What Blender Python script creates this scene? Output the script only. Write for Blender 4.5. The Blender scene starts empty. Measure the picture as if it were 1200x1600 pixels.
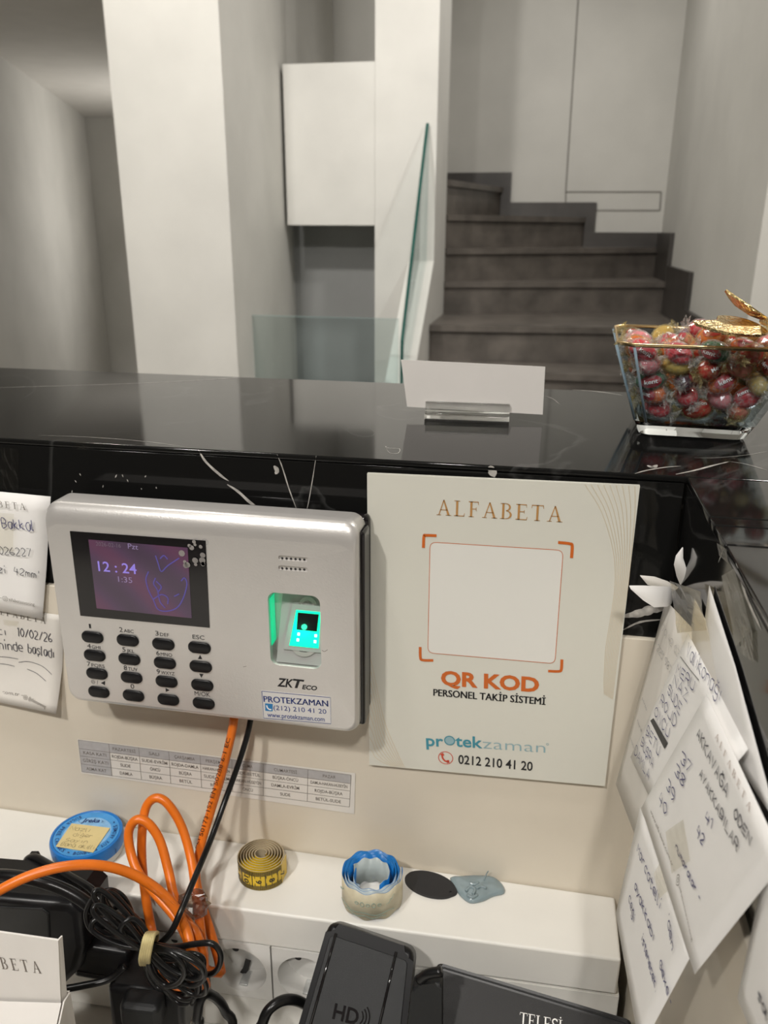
import bpy, bmesh, math, random
from mathutils import Vector, Matrix, Quaternion
random.seed(7)
SC = bpy.context.scene
COL = SC.collection
PI = math.pi

# ------------------------------------------------------------------ camera
F_PX = 1262.7
PITCH, YAW, ROLL = 0.335451, 0.187692, 0.005243
CAM = Vector((0.098553, -0.465600, 0.139907))
_fw = Vector((-math.sin(YAW)*math.cos(PITCH), math.cos(YAW)*math.cos(PITCH), -math.sin(PITCH)))
_r = Vector((math.cos(YAW), math.sin(YAW), 0))
_u = _r.cross(_fw)
RIGHT = math.cos(ROLL)*_r + math.sin(ROLL)*_u
UP = -math.sin(ROLL)*_r + math.cos(ROLL)*_u
cd = bpy.data.cameras.new('camera')
cam = bpy.data.objects.new('camera', cd)
COL.objects.link(cam)
cam.matrix_world = Matrix(((RIGHT.x, UP.x, -_fw.x, CAM.x), (RIGHT.y, UP.y, -_fw.y, CAM.y), (RIGHT.z, UP.z, -_fw.z, CAM.z), (0, 0, 0, 1)))
cd.sensor_fit = 'VERTICAL'
cd.sensor_height = 36.0
cd.sensor_width = 27.0
cd.lens = F_PX/1600*36.0
cd.clip_start = 0.01
cd.dof.use_dof = True
cd.dof.focus_distance = 0.46
cd.dof.aperture_fstop = 15.0
SC.camera = cam

# ------------------------------------------------------------------ world, lamps, exposure
w = bpy.data.worlds.new('world'); SC.world = w; w.use_nodes = True
w.node_tree.nodes['Background'].inputs[0].default_value = (1.0, 0.96, 0.90, 1)
w.node_tree.nodes['Background'].inputs[1].default_value = 0.30
SC.view_settings.view_transform = 'Standard'
SC.view_settings.look = 'None'
SC.view_settings.exposure = 0.42
SC.view_settings.gamma = 1.0
SC.view_settings.use_curve_mapping = False
SC.cycles.transparent_max_bounces = 40

def lamp(name, loc, target, power, size, color=(1, 0.962, 0.91), spread=PI):
    d = bpy.data.lights.new(name, 'AREA')
    d.shape = 'DISK'; d.size = size; d.energy = power; d.color = color; d.spread = spread
    o = bpy.data.objects.new(name, d); COL.objects.link(o)
    o.location = loc
    o.rotation_euler = (Vector(target)-Vector(loc)).to_track_quat('-Z', 'Y').to_euler()
    return o
lamp('downlight_desk', (-0.75, -1.75, 1.85), (-0.25, -0.1, -0.25), 25, 0.16)
lamp('downlight_desk', (0.35, -1.90, 1.85), (0.10, -0.1, -0.25), 19, 0.16)
lamp('downlight_desk', (-0.45, -0.42, 1.85), (-0.40, -0.30, -0.4), 7, 0.16)
lamp('downlight_hall', (-1.05, 0.95, 1.85), (-1.30, 2.7, 0.2), 30, 0.16)
lamp('downlight_hall', (-0.15, 2.5, 1.85), (-0.5, 3.6, 0.4), 6, 0.16, spread=2.4)
lamp('downlight_hall', (1.3, 1.6, 1.85), (1.3, 1.9, -1.1), 26, 0.16)
lamp('downlight_stair', (0.15, 3.9, 1.85), (0.15, 4.2, -1.1), 3.6, 0.16, spread=2.4)
lamp('passage_added_fill', (-1.72, 5.3, 0.1), (-2.5, 3.9, 1.0), 19, 0.9)  # added fill, unseen behind the pillar, brightens soffit and left wall

# ------------------------------------------------------------------ picking points on planes
def ray(u, v):
    return RIGHT*((u-600)/F_PX) + UP*(-(v-800)/F_PX) + _fw
class Plane:
    def __init__(s, p, n):
        s.p = Vector(p); s.n = Vector(n).normalized()
    def at(s, u, v):
        d = ray(u, v); return CAM + d*((s.p-CAM).dot(s.n)/d.dot(s.n))
    def off(s, d): return Plane(s.p+s.n*d, s.n)
def PY(y): return Plane((0, y, 0), (0, -1, 0))
def PZ(z): return Plane((0, 0, z), (0, 0, 1))
def PX(x): return Plane((x, 0, 0), (-1, 0, 0))
def aty(u, v, y): return PY(y).at(u, v)
def atz(u, v, z): return PZ(z).at(u, v)

# ------------------------------------------------------------------ materials
MATS = {}
def mat(name, col, rough=0.5, metal=0.0, noise=0.0, nscale=8.0, bump=0.0, bscale=60.0, emit=None, estr=0.0, spec=0.5, coat=0.0, trans=0.0, ior=1.5, sheen=0.0):
    if name in MATS: return MATS[name]
    m = bpy.data.materials.new(name); m.use_nodes = True
    nt = m.node_tree; b = nt.nodes['Principled BSDF']
    b.inputs['Base Color'].default_value = (*col, 1)
    b.inputs['Roughness'].default_value = rough
    b.inputs['Metallic'].default_value = metal
    b.inputs['Specular IOR Level'].default_value = spec
    b.inputs['Coat Weight'].default_value = coat
    b.inputs['Transmission Weight'].default_value = trans
    b.inputs['IOR'].default_value = ior
    if emit:
        b.inputs['Emission Color'].default_value = (*emit, 1); b.inputs['Emission Strength'].default_value = estr
    tc = nt.nodes.new('ShaderNodeTexCoord')
    if noise > 0:
        n = nt.nodes.new('ShaderNodeTexNoise'); n.inputs['Scale'].default_value = nscale; n.inputs['Detail'].default_value = 5
        nt.links.new(tc.outputs['Object'], n.inputs['Vector'])
        r = nt.nodes.new('ShaderNodeValToRGB')
        r.color_ramp.elements[0].position = 0.3; r.color_ramp.elements[1].position = 0.7
        r.color_ramp.elements[0].color = (*[c*(1-noise) for c in col], 1)
        r.color_ramp.elements[1].color = (*[min(1, c*(1+noise)) for c in col], 1)
        nt.links.new(n.outputs['Fac'], r.inputs['Fac']); nt.links.new(r.outputs['Color'], b.inputs['Base Color'])
    if bump > 0:
        n2 = nt.nodes.new('ShaderNodeTexNoise'); n2.inputs['Scale'].default_value = bscale; n2.inputs['Detail'].default_value = 3
        nt.links.new(tc.outputs['Object'], n2.inputs['Vector'])
        bp = nt.nodes.new('ShaderNodeBump'); bp.inputs['Strength'].default_value = bump; bp.inputs['Distance'].default_value = 0.001
        nt.links.new(n2.outputs['Fac'], bp.inputs['Height']); nt.links.new(bp.outputs['Normal'], b.inputs['Normal'])
    MATS[name] = m
    return m

def mat_marble():
    m = bpy.data.materials.new('black_marble'); m.use_nodes = True
    nt = m.node_tree; b = nt.nodes['Principled BSDF']
    tc = nt.nodes.new('ShaderNodeTexCoord')
    n = nt.nodes.new('ShaderNodeTexNoise'); n.inputs['Scale'].default_value = 2.2; n.inputs['Detail'].default_value = 6; n.inputs['Distortion'].default_value = 1.6
    nt.links.new(tc.outputs['Object'], n.inputs['Vector'])
    r = nt.nodes.new('ShaderNodeValToRGB'); cr = r.color_ramp
    cr.elements[0].position = 0.0; cr.elements[0].color = (0.007, 0.007, 0.0065, 1)
    cr.elements[1].position = 1.0; cr.elements[1].color = (0.010, 0.0095, 0.009, 1)
    for p, c in ((0.494, 0.008), (0.4975, 0.05), (0.501, 0.008)):
        e = cr.elements.new(p); e.color = (c, c, c*0.97, 1)
    nt.links.new(n.outputs['Fac'], r.inputs['Fac']); nt.links.new(r.outputs['Color'], b.inputs['Base Color'])
    n3 = nt.nodes.new('ShaderNodeTexNoise'); n3.inputs['Scale'].default_value = 14; n3.inputs['Detail'].default_value = 6
    nt.links.new(tc.outputs['Object'], n3.inputs['Vector'])
    mr = nt.nodes.new('ShaderNodeMapRange'); mr.inputs['To Min'].default_value = 0.05; mr.inputs['To Max'].default_value = 0.09
    nt.links.new(n3.outputs['Fac'], mr.inputs['Value']); nt.links.new(mr.outputs['Result'], b.inputs['Roughness'])
    b.inputs['Specular IOR Level'].default_value = 0.20
    return m

def mat_thin_glass(name, tint, gloss=0.12, rough=0.02):
    m = bpy.data.materials.new(name); m.use_nodes = True
    nt = m.node_tree; nt.nodes.remove(nt.nodes['Principled BSDF'])
    out = nt.nodes['Material Output']
    t = nt.nodes.new('ShaderNodeBsdfTransparent'); t.inputs[0].default_value = (*tint, 1)
    g = nt.nodes.new('ShaderNodeBsdfGlossy'); g.inputs['Roughness'].default_value = rough
    lw = nt.nodes.new('ShaderNodeLayerWeight'); lw.inputs[0].default_value = 0.5
    pw_ = nt.nodes.new('ShaderNodeMath'); pw_.operation = 'POWER'; pw_.inputs[1].default_value = 4.0
    fr = nt.nodes.new('ShaderNodeMath'); fr.operation = 'MULTIPLY'; fr.inputs[1].default_value = 0.6
    nt.links.new(lw.outputs['Facing'], pw_.inputs[0]); nt.links.new(pw_.outputs[0], fr.inputs[0])
    ad = nt.nodes.new('ShaderNodeMath'); ad.operation = 'ADD'; ad.inputs[1].default_value = gloss
    nt.links.new(fr.outputs[0], ad.inputs[0])
    mx = nt.nodes.new('ShaderNodeMixShader')
    nt.links.new(ad.outputs[0], mx.inputs[0]); nt.links.new(t.outputs[0], mx.inputs[1]); nt.links.new(g.outputs[0], mx.inputs[2])
    nt.links.new(mx.outputs[0], out.inputs[0])
    return m

M_marble = mat_marble()
M_vein = mat('marble_vein', (0.42, 0.40, 0.37), 0.3, noise=0.4, nscale=200)
M_plaster = mat('plaster', (0.61, 0.60, 0.565), 0.75, noise=0.06, nscale=3.0, bump=0.15, bscale=30)
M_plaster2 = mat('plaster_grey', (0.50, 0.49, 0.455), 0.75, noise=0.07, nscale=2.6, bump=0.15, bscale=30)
M_stone = mat('stair_stone', (0.105, 0.092, 0.080), 0.42, noise=0.30, nscale=9, bump=0.1)
M_skirt = mat('skirting_stone', (0.040, 0.035, 0.031), 0.4, noise=0.25, nscale=9)
M_floor = mat('floor_stone', (0.28, 0.26, 0.235), 0.35, noise=0.15, nscale=5)
M_ceil = mat('ceiling_paint', (0.62, 0.60, 0.56), 0.9, noise=0.03)
M_dark = mat('dark_cabinet', (0.16, 0.14, 0.12), 0.5, noise=0.2, nscale=4)
M_beige = mat('cream_laminate', (0.66, 0.60, 0.50), 0.42, noise=0.035, nscale=11, coat=0.15)
M_white = mat('white_plastic', (0.74, 0.725, 0.68), 0.35, noise=0.03, nscale=20)
M_wsock = mat('white_socket_plastic', (0.70, 0.69, 0.66), 0.22, noise=0.02)
M_desk = mat('desk_white', (0.66, 0.64, 0.59), 0.4, noise=0.03, nscale=12)
M_black = mat('black_plastic', (0.007, 0.007, 0.008), 0.32, spec=0.3, noise=0.2, nscale=40)
M_blackr = mat('black_textured_plastic', (0.010, 0.011, 0.012), 0.40, spec=0.38, bump=0.25, bscale=4000)
M_blackg = mat('black_gloss', (0.008, 0.007, 0.008), 0.12, noise=0.2)
M_ink = mat('black_ink', (0.012, 0.012, 0.014), 0.5, noise=0.1)
M_pen = mat('blue_pen_ink', (0.035, 0.035, 0.16), 0.5, noise=0.2, nscale=300)
M_pen2 = mat('dark_pen_ink', (0.03, 0.03, 0.05), 0.5, noise=0.2, nscale=300)
M_print = mat('grey_print', (0.17, 0.15, 0.13), 0.6, noise=0.1)
M_paper = mat('white_paper', (0.86, 0.845, 0.825), 0.65, noise=0.02, nscale=30)
M_paper2 = mat('cream_paper', (0.72, 0.69, 0.64), 0.65, noise=0.03, nscale=30)
M_pwhite = mat('white_card_stock', (0.72, 0.69, 0.655), 0.6, noise=0.02, nscale=30)
M_poster = mat('poster_board', (0.64, 0.63, 0.56), 0.16, noise=0.01, nscale=4)
M_qrbox = mat('poster_white_field', (0.71, 0.70, 0.655), 0.16, noise=0.01)
M_gold = mat('poster_gold_ink', (0.44, 0.23, 0.075), 0.4, noise=0.1, nscale=60)
M_goldln = mat('poster_gold_line', (0.60, 0.46, 0.27), 0.4, noise=0.05)
M_orink = mat('poster_orange_ink', (0.56, 0.12, 0.012), 0.4, noise=0.05)
M_redink = mat('poster_red_ink', (0.58, 0.06, 0.025), 0.4, noise=0.05)
M_teal = mat('poster_teal_ink', (0.045, 0.26, 0.34), 0.4, noise=0.05)
M_teal2 = mat('poster_pale_teal_ink', (0.27, 0.42, 0.46), 0.4, noise=0.05)
M_silver = mat('silver_paint', (0.64, 0.62, 0.60), 0.34, metal=0.55, noise=0.02, nscale=30, bump=0.08, bscale=900)
M_silver2 = mat('silver_plastic', (0.55, 0.56, 0.55), 0.28, metal=0.4, noise=0.02)
M_orange = mat('orange_jacket', (0.76, 0.17, 0.010), 0.35, noise=0.08, nscale=60)
M_cord = mat('black_cord', (0.006, 0.006, 0.0065), 0.28, spec=0.35, noise=0.2, nscale=60)
M_blue = mat('blue_plastic', (0.012, 0.17, 0.52), 0.3, noise=0.05)
M_bluelt = mat('pale_blue_print', (0.22, 0.45, 0.72), 0.35, noise=0.15, nscale=200)
M_bluedk = mat('dark_blue_print', (0.01, 0.035, 0.16), 0.4, noise=0.1)
M_tin = mat('pale_tin', (0.62, 0.62, 0.58), 0.3, noise=0.04)
M_sticky = mat('yellow_sticky_paper', (0.66, 0.54, 0.26), 0.6, noise=0.05, nscale=50)
M_yel = mat('tape_yellow', (0.74, 0.50, 0.02), 0.35, noise=0.08, nscale=90)
M_tapeback = mat('tape_beige', (0.40, 0.33, 0.22), 0.45, noise=0.15, nscale=90)
M_cream = mat('label_cream', (0.55, 0.50, 0.36), 0.45, noise=0.16, nscale=70)
M_blue2 = mat('label_blue', (0.01, 0.16, 0.46), 0.35, noise=0.1, nscale=30)
M_greyl = mat('label_grey', (0.42, 0.47, 0.46), 0.4, noise=0.06, nscale=30)
M_putty = mat('grey_gel', (0.20, 0.26, 0.28), 0.12, noise=0.12, nscale=60, coat=0.5)
M_goldm = mat('gold_metal', (0.82, 0.61, 0.29), 0.20, metal=1.0, noise=0.25, nscale=600, bump=1.0, bscale=520)
M_goldrim = mat('gold_rim', (0.80, 0.58, 0.30), 0.25, metal=1.0, noise=0.05)
M_green = mat('green_glow', (0.0, 0.5, 0.25), 0.3, emit=(0.005, 0.85, 0.34), estr=1.2, noise=0.02)
M_greenw = mat('green_led', (0.5, 0.9, 0.7), 0.3, emit=(0.55, 1.0, 0.8), estr=3.0, noise=0.02)
M_band = mat('rubber_band', (0.50, 0.42, 0.20), 0.5, noise=0.15, nscale=120)
M_grey = mat('grey_shading', (0.42, 0.41, 0.41), 0.6, noise=0.06, nscale=200)
M_glass = mat('bowl_glass', (0.93, 0.97, 1.0), 0.01, trans=1.0, ior=1.46, noise=0.005)
M_acryl = mat('clear_acrylic', (0.97, 0.98, 0.97), 0.03, trans=1.0, ior=1.46, noise=0.005)
M_pane = mat_thin_glass('balustrade_glass', (0.89, 0.935, 0.935), 0.03)
M_edge = mat('glass_green_edge', (0.015, 0.075, 0.062), 0.15, noise=0.2, nscale=6)
M_tape = mat_thin_glass('clear_tape', (0.94, 0.93, 0.89), 0.02, 0.3)
M_bowl = mat_thin_glass('bowl_clear_glass', (0.90, 0.94, 0.96), 0.02, 0.01)
def mat_wrap(name, tint, film):
    """crinkled clear film: mostly see-through, partly scattering, with sharp glints"""
    m = mat_thin_glass(name, tint, 0.05, 0.10); nt = m.node_tree; out = nt.nodes['Material Output']
    old = out.inputs[0].links[0].from_socket
    tr_ = nt.nodes.new('ShaderNodeBsdfTranslucent'); tr_.inputs[0].default_value = (*film, 1)
    df = nt.nodes.new('ShaderNodeBsdfDiffuse'); df.inputs[0].default_value = (*film, 1)
    ad = nt.nodes.new('ShaderNodeMixShader'); ad.inputs[0].default_value = 0.5
    nt.links.new(tr_.outputs[0], ad.inputs[1]); nt.links.new(df.outputs[0], ad.inputs[2])
    mx = nt.nodes.new('ShaderNodeMixShader')
    n = nt.nodes.new('ShaderNodeTexNoise'); n.inputs['Scale'].default_value = 420; tc = nt.nodes.new('ShaderNodeTexCoord')
    mr = nt.nodes.new('ShaderNodeMapRange'); mr.inputs['From Min'].default_value = 0.35; mr.inputs['From Max'].default_value = 0.75; mr.inputs['To Min'].default_value = 0.05; mr.inputs['To Max'].default_value = 0.50
    nt.links.new(tc.outputs['Object'], n.inputs['Vector']); nt.links.new(n.outputs['Fac'], mr.inputs['Value']); nt.links.new(mr.outputs['Result'], mx.inputs[0])
    nt.links.new(old, mx.inputs[1]); nt.links.new(ad.outputs[0], mx.inputs[2]); nt.links.new(mx.outputs[0], out.inputs[0])
    return m
M_wrap = mat_wrap('candy_wrapper', (0.96, 0.95, 0.93), (0.80, 0.78, 0.74))
M_wrapg = mat_wrap('gold_flecked_wrapper', (0.92, 0.88, 0.74), (0.62, 0.54, 0.30))

# ------------------------------------------------------------------ object helpers
def put(o, parent=None):
    COL.objects.link(o)
    if parent is not None:
        o.parent = parent
        o.matrix_parent_inverse = MATW[parent.name].inverted()
    return o
MATW = {}
def tag(o, label, cat=None, group=None, kind=None):
    if label: o['label'] = label
    if cat: o['category'] = cat
    if group: o['group'] = group
    if kind: o['kind'] = kind
    return o
def thing(name, label, cat, loc=(0, 0, 0), group=None, kind=None, rot=None):
    o = bpy.data.objects.new(name, None); COL.objects.link(o)
    o.location = loc; o.empty_display_size = 0.02
    m = Matrix.Translation(Vector(loc))
    if rot is not None:
        o.rotation_mode = 'QUATERNION'; o.rotation_quaternion = rot; m = m @ rot.to_matrix().to_4x4()
    MATW[o.name] = m
    return tag(o, label, cat, group, kind)
def mesh(name, verts, faces, m, parent=None, smooth=False, mats=None, fm=None):
    me = bpy.data.meshes.new(name); me.from_pydata([tuple(v) for v in verts], [], faces)
    for mm in (mats or [m]): me.materials.append(mm)
    if fm:
        for p, i in zip(me.polygons, fm): p.material_index = i
    if smooth: me.polygons.foreach_set('use_smooth', [True]*len(me.polygons))
    me.update()
    o = bpy.data.objects.new(name, me)
    put(o, parent); MATW[o.name] = MATW[parent.name] if parent is not None else Matrix.Identity(4)
    if parent is not None:
        # the data is in world space; a child of a child keeps it there
        o.matrix_parent_inverse = MATW_FULL(parent).inverted()
    MATW[o.name] = Matrix.Identity(4)
    return o
def MATW_FULL(o): return MATW.get(o.name, Matrix.Identity(4))
def flat_large(me, k=0.08):
    a = [p.area for p in me.polygons]; t = max(a)*k
    for p in me.polygons:
        if p.area > t: p.use_smooth = False
def frombm(name, bm, m, parent=None, smooth=False, angle=None, hard=False):
    bmesh.ops.recalc_face_normals(bm, faces=bm.faces)
    me = bpy.data.meshes.new(name); bm.to_mesh(me); bm.free()
    for mm in (m if isinstance(m, (list, tuple)) else [m]): me.materials.append(mm)
    if smooth:
        me.polygons.foreach_set('use_smooth', [True]*len(me.polygons))
        if angle: me.set_sharp_from_angle(angle=angle)
        if hard: flat_large(me)
    o = bpy.data.objects.new(name, me); put(o, None)
    if parent is not None:
        o.parent = parent; o.matrix_parent_inverse = MATW_FULL(parent).inverted()
    MATW[o.name] = Matrix.Identity(4)
    return o
def bm_box(bm, lo, hi, M=None):
    lo, hi = Vector(lo), Vector(hi)
    vs = [bm.verts.new((M @ Vector(c)) if M else c) for c in ((lo.x, lo.y, lo.z), (hi.x, lo.y, lo.z), (hi.x, hi.y, lo.z), (lo.x, hi.y, lo.z), (lo.x, lo.y, hi.z), (hi.x, lo.y, hi.z), (hi.x, hi.y, hi.z), (lo.x, hi.y, hi.z))]
    for f in ((3, 2, 1, 0), (4, 5, 6, 7), (0, 1, 5, 4), (1, 2, 6, 5), (2, 3, 7, 6), (3, 0, 4, 7)): bm.faces.new([vs[i] for i in f])
def box(name, lo, hi, m, parent=None, bev=0.0, seg=2, M=None):
    bm = bmesh.new(); bm_box(bm, lo, hi, M)
    if bev > 0: bmesh.ops.bevel(bm, geom=list(bm.edges), offset=bev, segments=seg, affect='EDGES', profile=0.5)
    return frombm(name, bm, m, parent, bev > 0, 0.9, True)
def prism(name, poly, z0, z1, m, parent=None):
    n = len(poly); bm = bmesh.new()
    a = [bm.verts.new((x, y, z0)) for x, y in poly]; b = [bm.verts.new((x, y, z1)) for x, y in poly]
    bm.faces.new(a[::-1]); bm.faces.new(b)
    for i in range(n): bm.faces.new((a[i], a[(i+1) % n], b[(i+1) % n], b[i]))
    return frombm(name, bm, m, parent)
def slab(name, outline, vec, m, parent=None, bev=0.0, seg=2, smooth=True):
    """polygon of 3D points given thickness along vec"""
    vec = Vector(vec); bm = bmesh.new(); n = len(outline)
    a = [bm.verts.new(p) for p in outline]; b = [bm.verts.new(Vector(p)+vec) for p in outline]
    f1 = bm.faces.new(a); bm.faces.new(b[::-1])
    for i in range(n): bm.faces.new((a[i], b[i], b[(i+1) % n], a[(i+1) % n]))
    if bev > 0:
        es = [e for e in f1.edges]
        bmesh.ops.bevel(bm, geom=es, offset=bev, segments=seg, affect='EDGES', profile=0.5)
    return frombm(name, bm, m, parent, smooth, 0.5, True)
def smooth_path(pts, sub=6, closed=False):
    P = [Vector(p) for p in pts]; n = len(P); out = []
    for i in range(n if closed else n-1):
        p0 = P[(i-1) % n] if (closed or i > 0) else P[0]*2-P[1]
        p1 = P[i]; p2 = P[(i+1) % n]
        p3 = P[(i+2) % n] if (closed or i+2 < n) else P[-1]*2-P[-2]
        for k in range(sub):
            t = k/sub
            out.append(0.5*((2*p1)+(p2-p0)*t+(2*p0-5*p1+4*p2-p3)*t*t+(3*p1-p0-3*p2+p3)*t*t*t))
    if not closed: out.append(P[-1].copy())
    return out
def tube_data(path, r, seg=10, closed=False, flat=1.0):
    n = len(path); V = []; Fs = []
    t0 = (path[1]-path[0]).normalized()
    nrm = t0.orthogonal().normalized()
    for i in range(n):
        a = path[(i-1) % n] if (closed or i > 0) else path[0]
        b = path[(i+1) % n] if (closed or i < n-1) else path[-1]
        t = (b-a).normalized()
        nrm = (nrm - t*nrm.dot(t))
        nrm = nrm.normalized() if nrm.length > 1e-9 else t.orthogonal().normalized()
        bn = t.cross(nrm)
        rr = r[i] if isinstance(r, (list, tuple)) else r
        for k in range(seg):
            an = 2*PI*k/seg
            V.append(path[i]+nrm*(rr*math.cos(an))+bn*(rr*flat*math.sin(an)))
    for i in range(n if closed else n-1):
        for k in range(seg):
            a = i*seg+k; b = i*seg+(k+1) % seg; j = ((i+1) % n)*seg
            Fs.append((a, b, j+(k+1) % seg, j+k))
    if not closed:
        Fs.append(tuple(range(seg))[::-1]); Fs.append(tuple((n-1)*seg+k for k in range(seg)))
    return V, Fs
def join(parts):
    V = []; Fs = []
    for v, f in parts:
        o = len(V); V += list(v); Fs += [tuple(i+o for i in x) for x in f]
    return V, Fs
def tube(name, pts, r, m, parent=None, seg=10, sub=6, closed=False, flat=1.0):
    v, f = tube_data(smooth_path(pts, sub, closed), r, seg, closed, flat)
    return mesh(name, v, f, m, parent, True)
def ribbon_data(path, wdt, n):
    """flat ribbon of width wdt along path in the plane with normal n"""
    V = []; Fs = []
    for i, p in enumerate(path):
        a = path[max(0, i-1)]; b = path[min(len(path)-1, i+1)]
        t = (b-a)
        if t.length < 1e-9: t = Vector((1, 0, 0))
        s = n.cross(t).normalized()*(wdt/2)
        V += [p-s, p+s]
    for i in range(len(path)-1): Fs.append((2*i, 2*i+2, 2*i+3, 2*i+1))
    return V, Fs
def disc_data(c, ex, ey, r, n=24):
    V = [c+ex*(r*math.cos(2*PI*k/n))+ey*(r*math.sin(2*PI*k/n)) for k in range(n)]
    return V, [tuple(range(n))]
def ring_data(c, ex, ey, r0, r1, n=28, a0=0, a1=2*PI):
    V = []; Fs = []
    for k in range(n+1):
        a = a0+(a1-a0)*k/n
        d = ex*math.cos(a)+ey*math.sin(a)
        V += [c+d*r0, c+d*r1]
    for k in range(n): Fs.append((2*k, 2*k+1, 2*k+3, 2*k+2))
    return V, Fs
def rrect(w, h, r, n=5, cx=0, cy=0):
    P = []
    for (sx, sy, a0) in ((1, 1, 0), (-1, 1, PI/2), (-1, -1, PI), (1, -1, 1.5*PI)):
        for k in range(n+1):
            a = a0+PI/2*k/n
            P.append((cx+sx*(w/2-r)+r*math.cos(a), cy+sy*(h/2-r)+r*math.sin(a)))
    return P

# ------------------------------------------------------------------ lettering
_TC = {}
def glyphs(s, bold=0.0, shear=0.0):
    k = (s, bold, shear)
    if k in _TC: return _TC[k]
    c = bpy.data.curves.new('t', 'FONT'); c.body = s; c.offset = bold; c.shear = shear; c.resolution_u = 3
    o = bpy.data.objects.new('t', c); COL.objects.link(o)
    bpy.context.view_layer.update()
    me = bpy.data.meshes.new_from_object(o.evaluated_get(bpy.context.evaluated_depsgraph_get()))
    V = [(v.co.x, v.co.y) for v in me.vertices]; Fs = [tuple(p.vertices) for p in me.polygons]
    bpy.data.objects.remove(o); bpy.data.curves.remove(c); bpy.data.meshes.remove(me)
    x0 = min(v[0] for v in V); x1 = max(v[0] for v in V)
    V = [((x-x0)/(x1-x0), y/0.69) for x, y in V]
    _TC[k] = (V, Fs); return V, Fs
def _frame(plane, L, R):
    ex = (R-L); n = plane.n
    # n points at the viewer: up = n x right
    ey = n.cross(ex).normalized()
    return ex, ey
def _h(plane, uv, hpx):
    return (plane.at(uv[0], uv[1]-hpx)-plane.at(*uv)).length
def text_data(s, plane, uvL, uvR, hpx, bold=0.0, shear=0.0, h=None):
    L = plane.at(*uvL); R = plane.at(*uvR); ex, ey = _frame(plane, L, R)
    h = h or _h(plane, uvL, hpx)
    V, Fs = glyphs(s, bold, shear)
    return [L+ex*x+ey*(h*y) for x, y in V], Fs
def text(name, s, plane, uvL, uvR, hpx, m, parent, bold=0.0, shear=0.0):
    v, f = text_data(s, plane, uvL, uvR, hpx, bold, shear)
    return mesh(name, v, f, m, parent)
# seriffed capitals as polygons (unit cap height): width, polygons
def _arc(cx, cy, rx, ry, a0, a1, n=10): return [(cx+rx*math.cos(a0+(a1-a0)*k/n), cy+ry*math.sin(a0+(a1-a0)*k/n)) for k in range(n+1)]
def _bowl(x, y0, y1, wd, t):
    o = _arc(x, (y0+y1)/2, wd, (y1-y0)/2, -PI/2, PI/2); i = _arc(x, (y0+y1)/2, wd-t, (y1-y0)/2-0.045, -PI/2, PI/2)
    return [[o[k], o[k+1], i[k+1], i[k]] for k in range(len(o)-1)]
_ST = lambda x, t=0.12: [[(x, 0), (x+t, 0), (x+t, 1), (x, 1)]]
_SF = lambda x0, x1, y: [[(x0, y), (x1, y), (x1, y+0.035), (x0, y+0.035)]]
SERIF = {
 'A': (0.80, [[(0.10, 0), (0.155, 0), (0.43, 0.98), (0.38, 1)], [(0.37, 1), (0.44, 1), (0.76, 0), (0.62, 0)], [(0.20, 0.33), (0.62, 0.33), (0.61, 0.375), (0.21, 0.375)]] + _SF(0.0, 0.26, 0) + _SF(0.52, 0.84, 0)),
 'L': (0.60, _ST(0.10)+_SF(0, 0.32, 0.965)+[[(0.0, 0), (0.56, 0), (0.56, 0.05), (0, 0.05)], [(0.53, 0), (0.57, 0), (0.60, 0.22), (0.575, 0.22)]]),
 'F': (0.58, _ST(0.10)+_SF(0, 0.32, 0)+[[(0.0, 0.95), (0.55, 0.95), (0.55, 1), (0, 1)], [(0.22, 0.50), (0.44, 0.50), (0.44, 0.545), (0.22, 0.545)], [(0.52, 1), (0.56, 1), (0.57, 0.79), (0.545, 0.79)], [(0.42, 0.40), (0.45, 0.40), (0.45, 0.64), (0.42, 0.64)]]),
 'B': (0.66, _ST(0.10)+_SF(0, 0.34, 0)+_SF(0, 0.34, 0.965)+_bowl(0.32, 0.52, 1.0, 0.25, 0.10)+_bowl(0.32, 0.0, 0.55, 0.32, 0.11)),
 'E': (0.64, _ST(0.10)+[[(0.0, 0.95), (0.58, 0.95), (0.58, 1), (0, 1)], [(0.0, 0), (0.60, 0), (0.60, 0.05), (0, 0.05)], [(0.22, 0.50), (0.46, 0.50), (0.46, 0.545), (0.22, 0.545)], [(0.55, 1), (0.58, 1), (0.59, 0.8), (0.565, 0.8)], [(0.57, 0), (0.61, 0), (0.64, 0.21), (0.615, 0.21)], [(0.44, 0.40), (0.47, 0.40), (0.47, 0.64), (0.44, 0.64)]]),
 'T': (0.68, [[(0.28, 0), (0.40, 0), (0.40, 1), (0.28, 1)], [(0.02, 0.95), (0.66, 0.95), (0.66, 1), (0.02, 1)], [(0.02, 1), (0.05, 1), (0.03, 0.79), (0.0, 0.79)], [(0.63, 1), (0.66, 1), (0.68, 0.79), (0.65, 0.79)]]+_SF(0.18, 0.50, 0)),
 'S': (0.52, [[(0.46, 0.78), (0.50, 0.78), (0.49, 0.98), (0.45, 0.98)], [(0.02, 0.02), (0.06, 0.02), (0.06, 0.24), (0.02, 0.24)]]),
 'I': (0.34, _ST(0.11)+_SF(0, 0.34, 0)+_SF(0, 0.34, 0.965)+[[(0.12, 1.10), (0.22, 1.10), (0.22, 1.20), (0.12, 1.20)]]),
}
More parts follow.
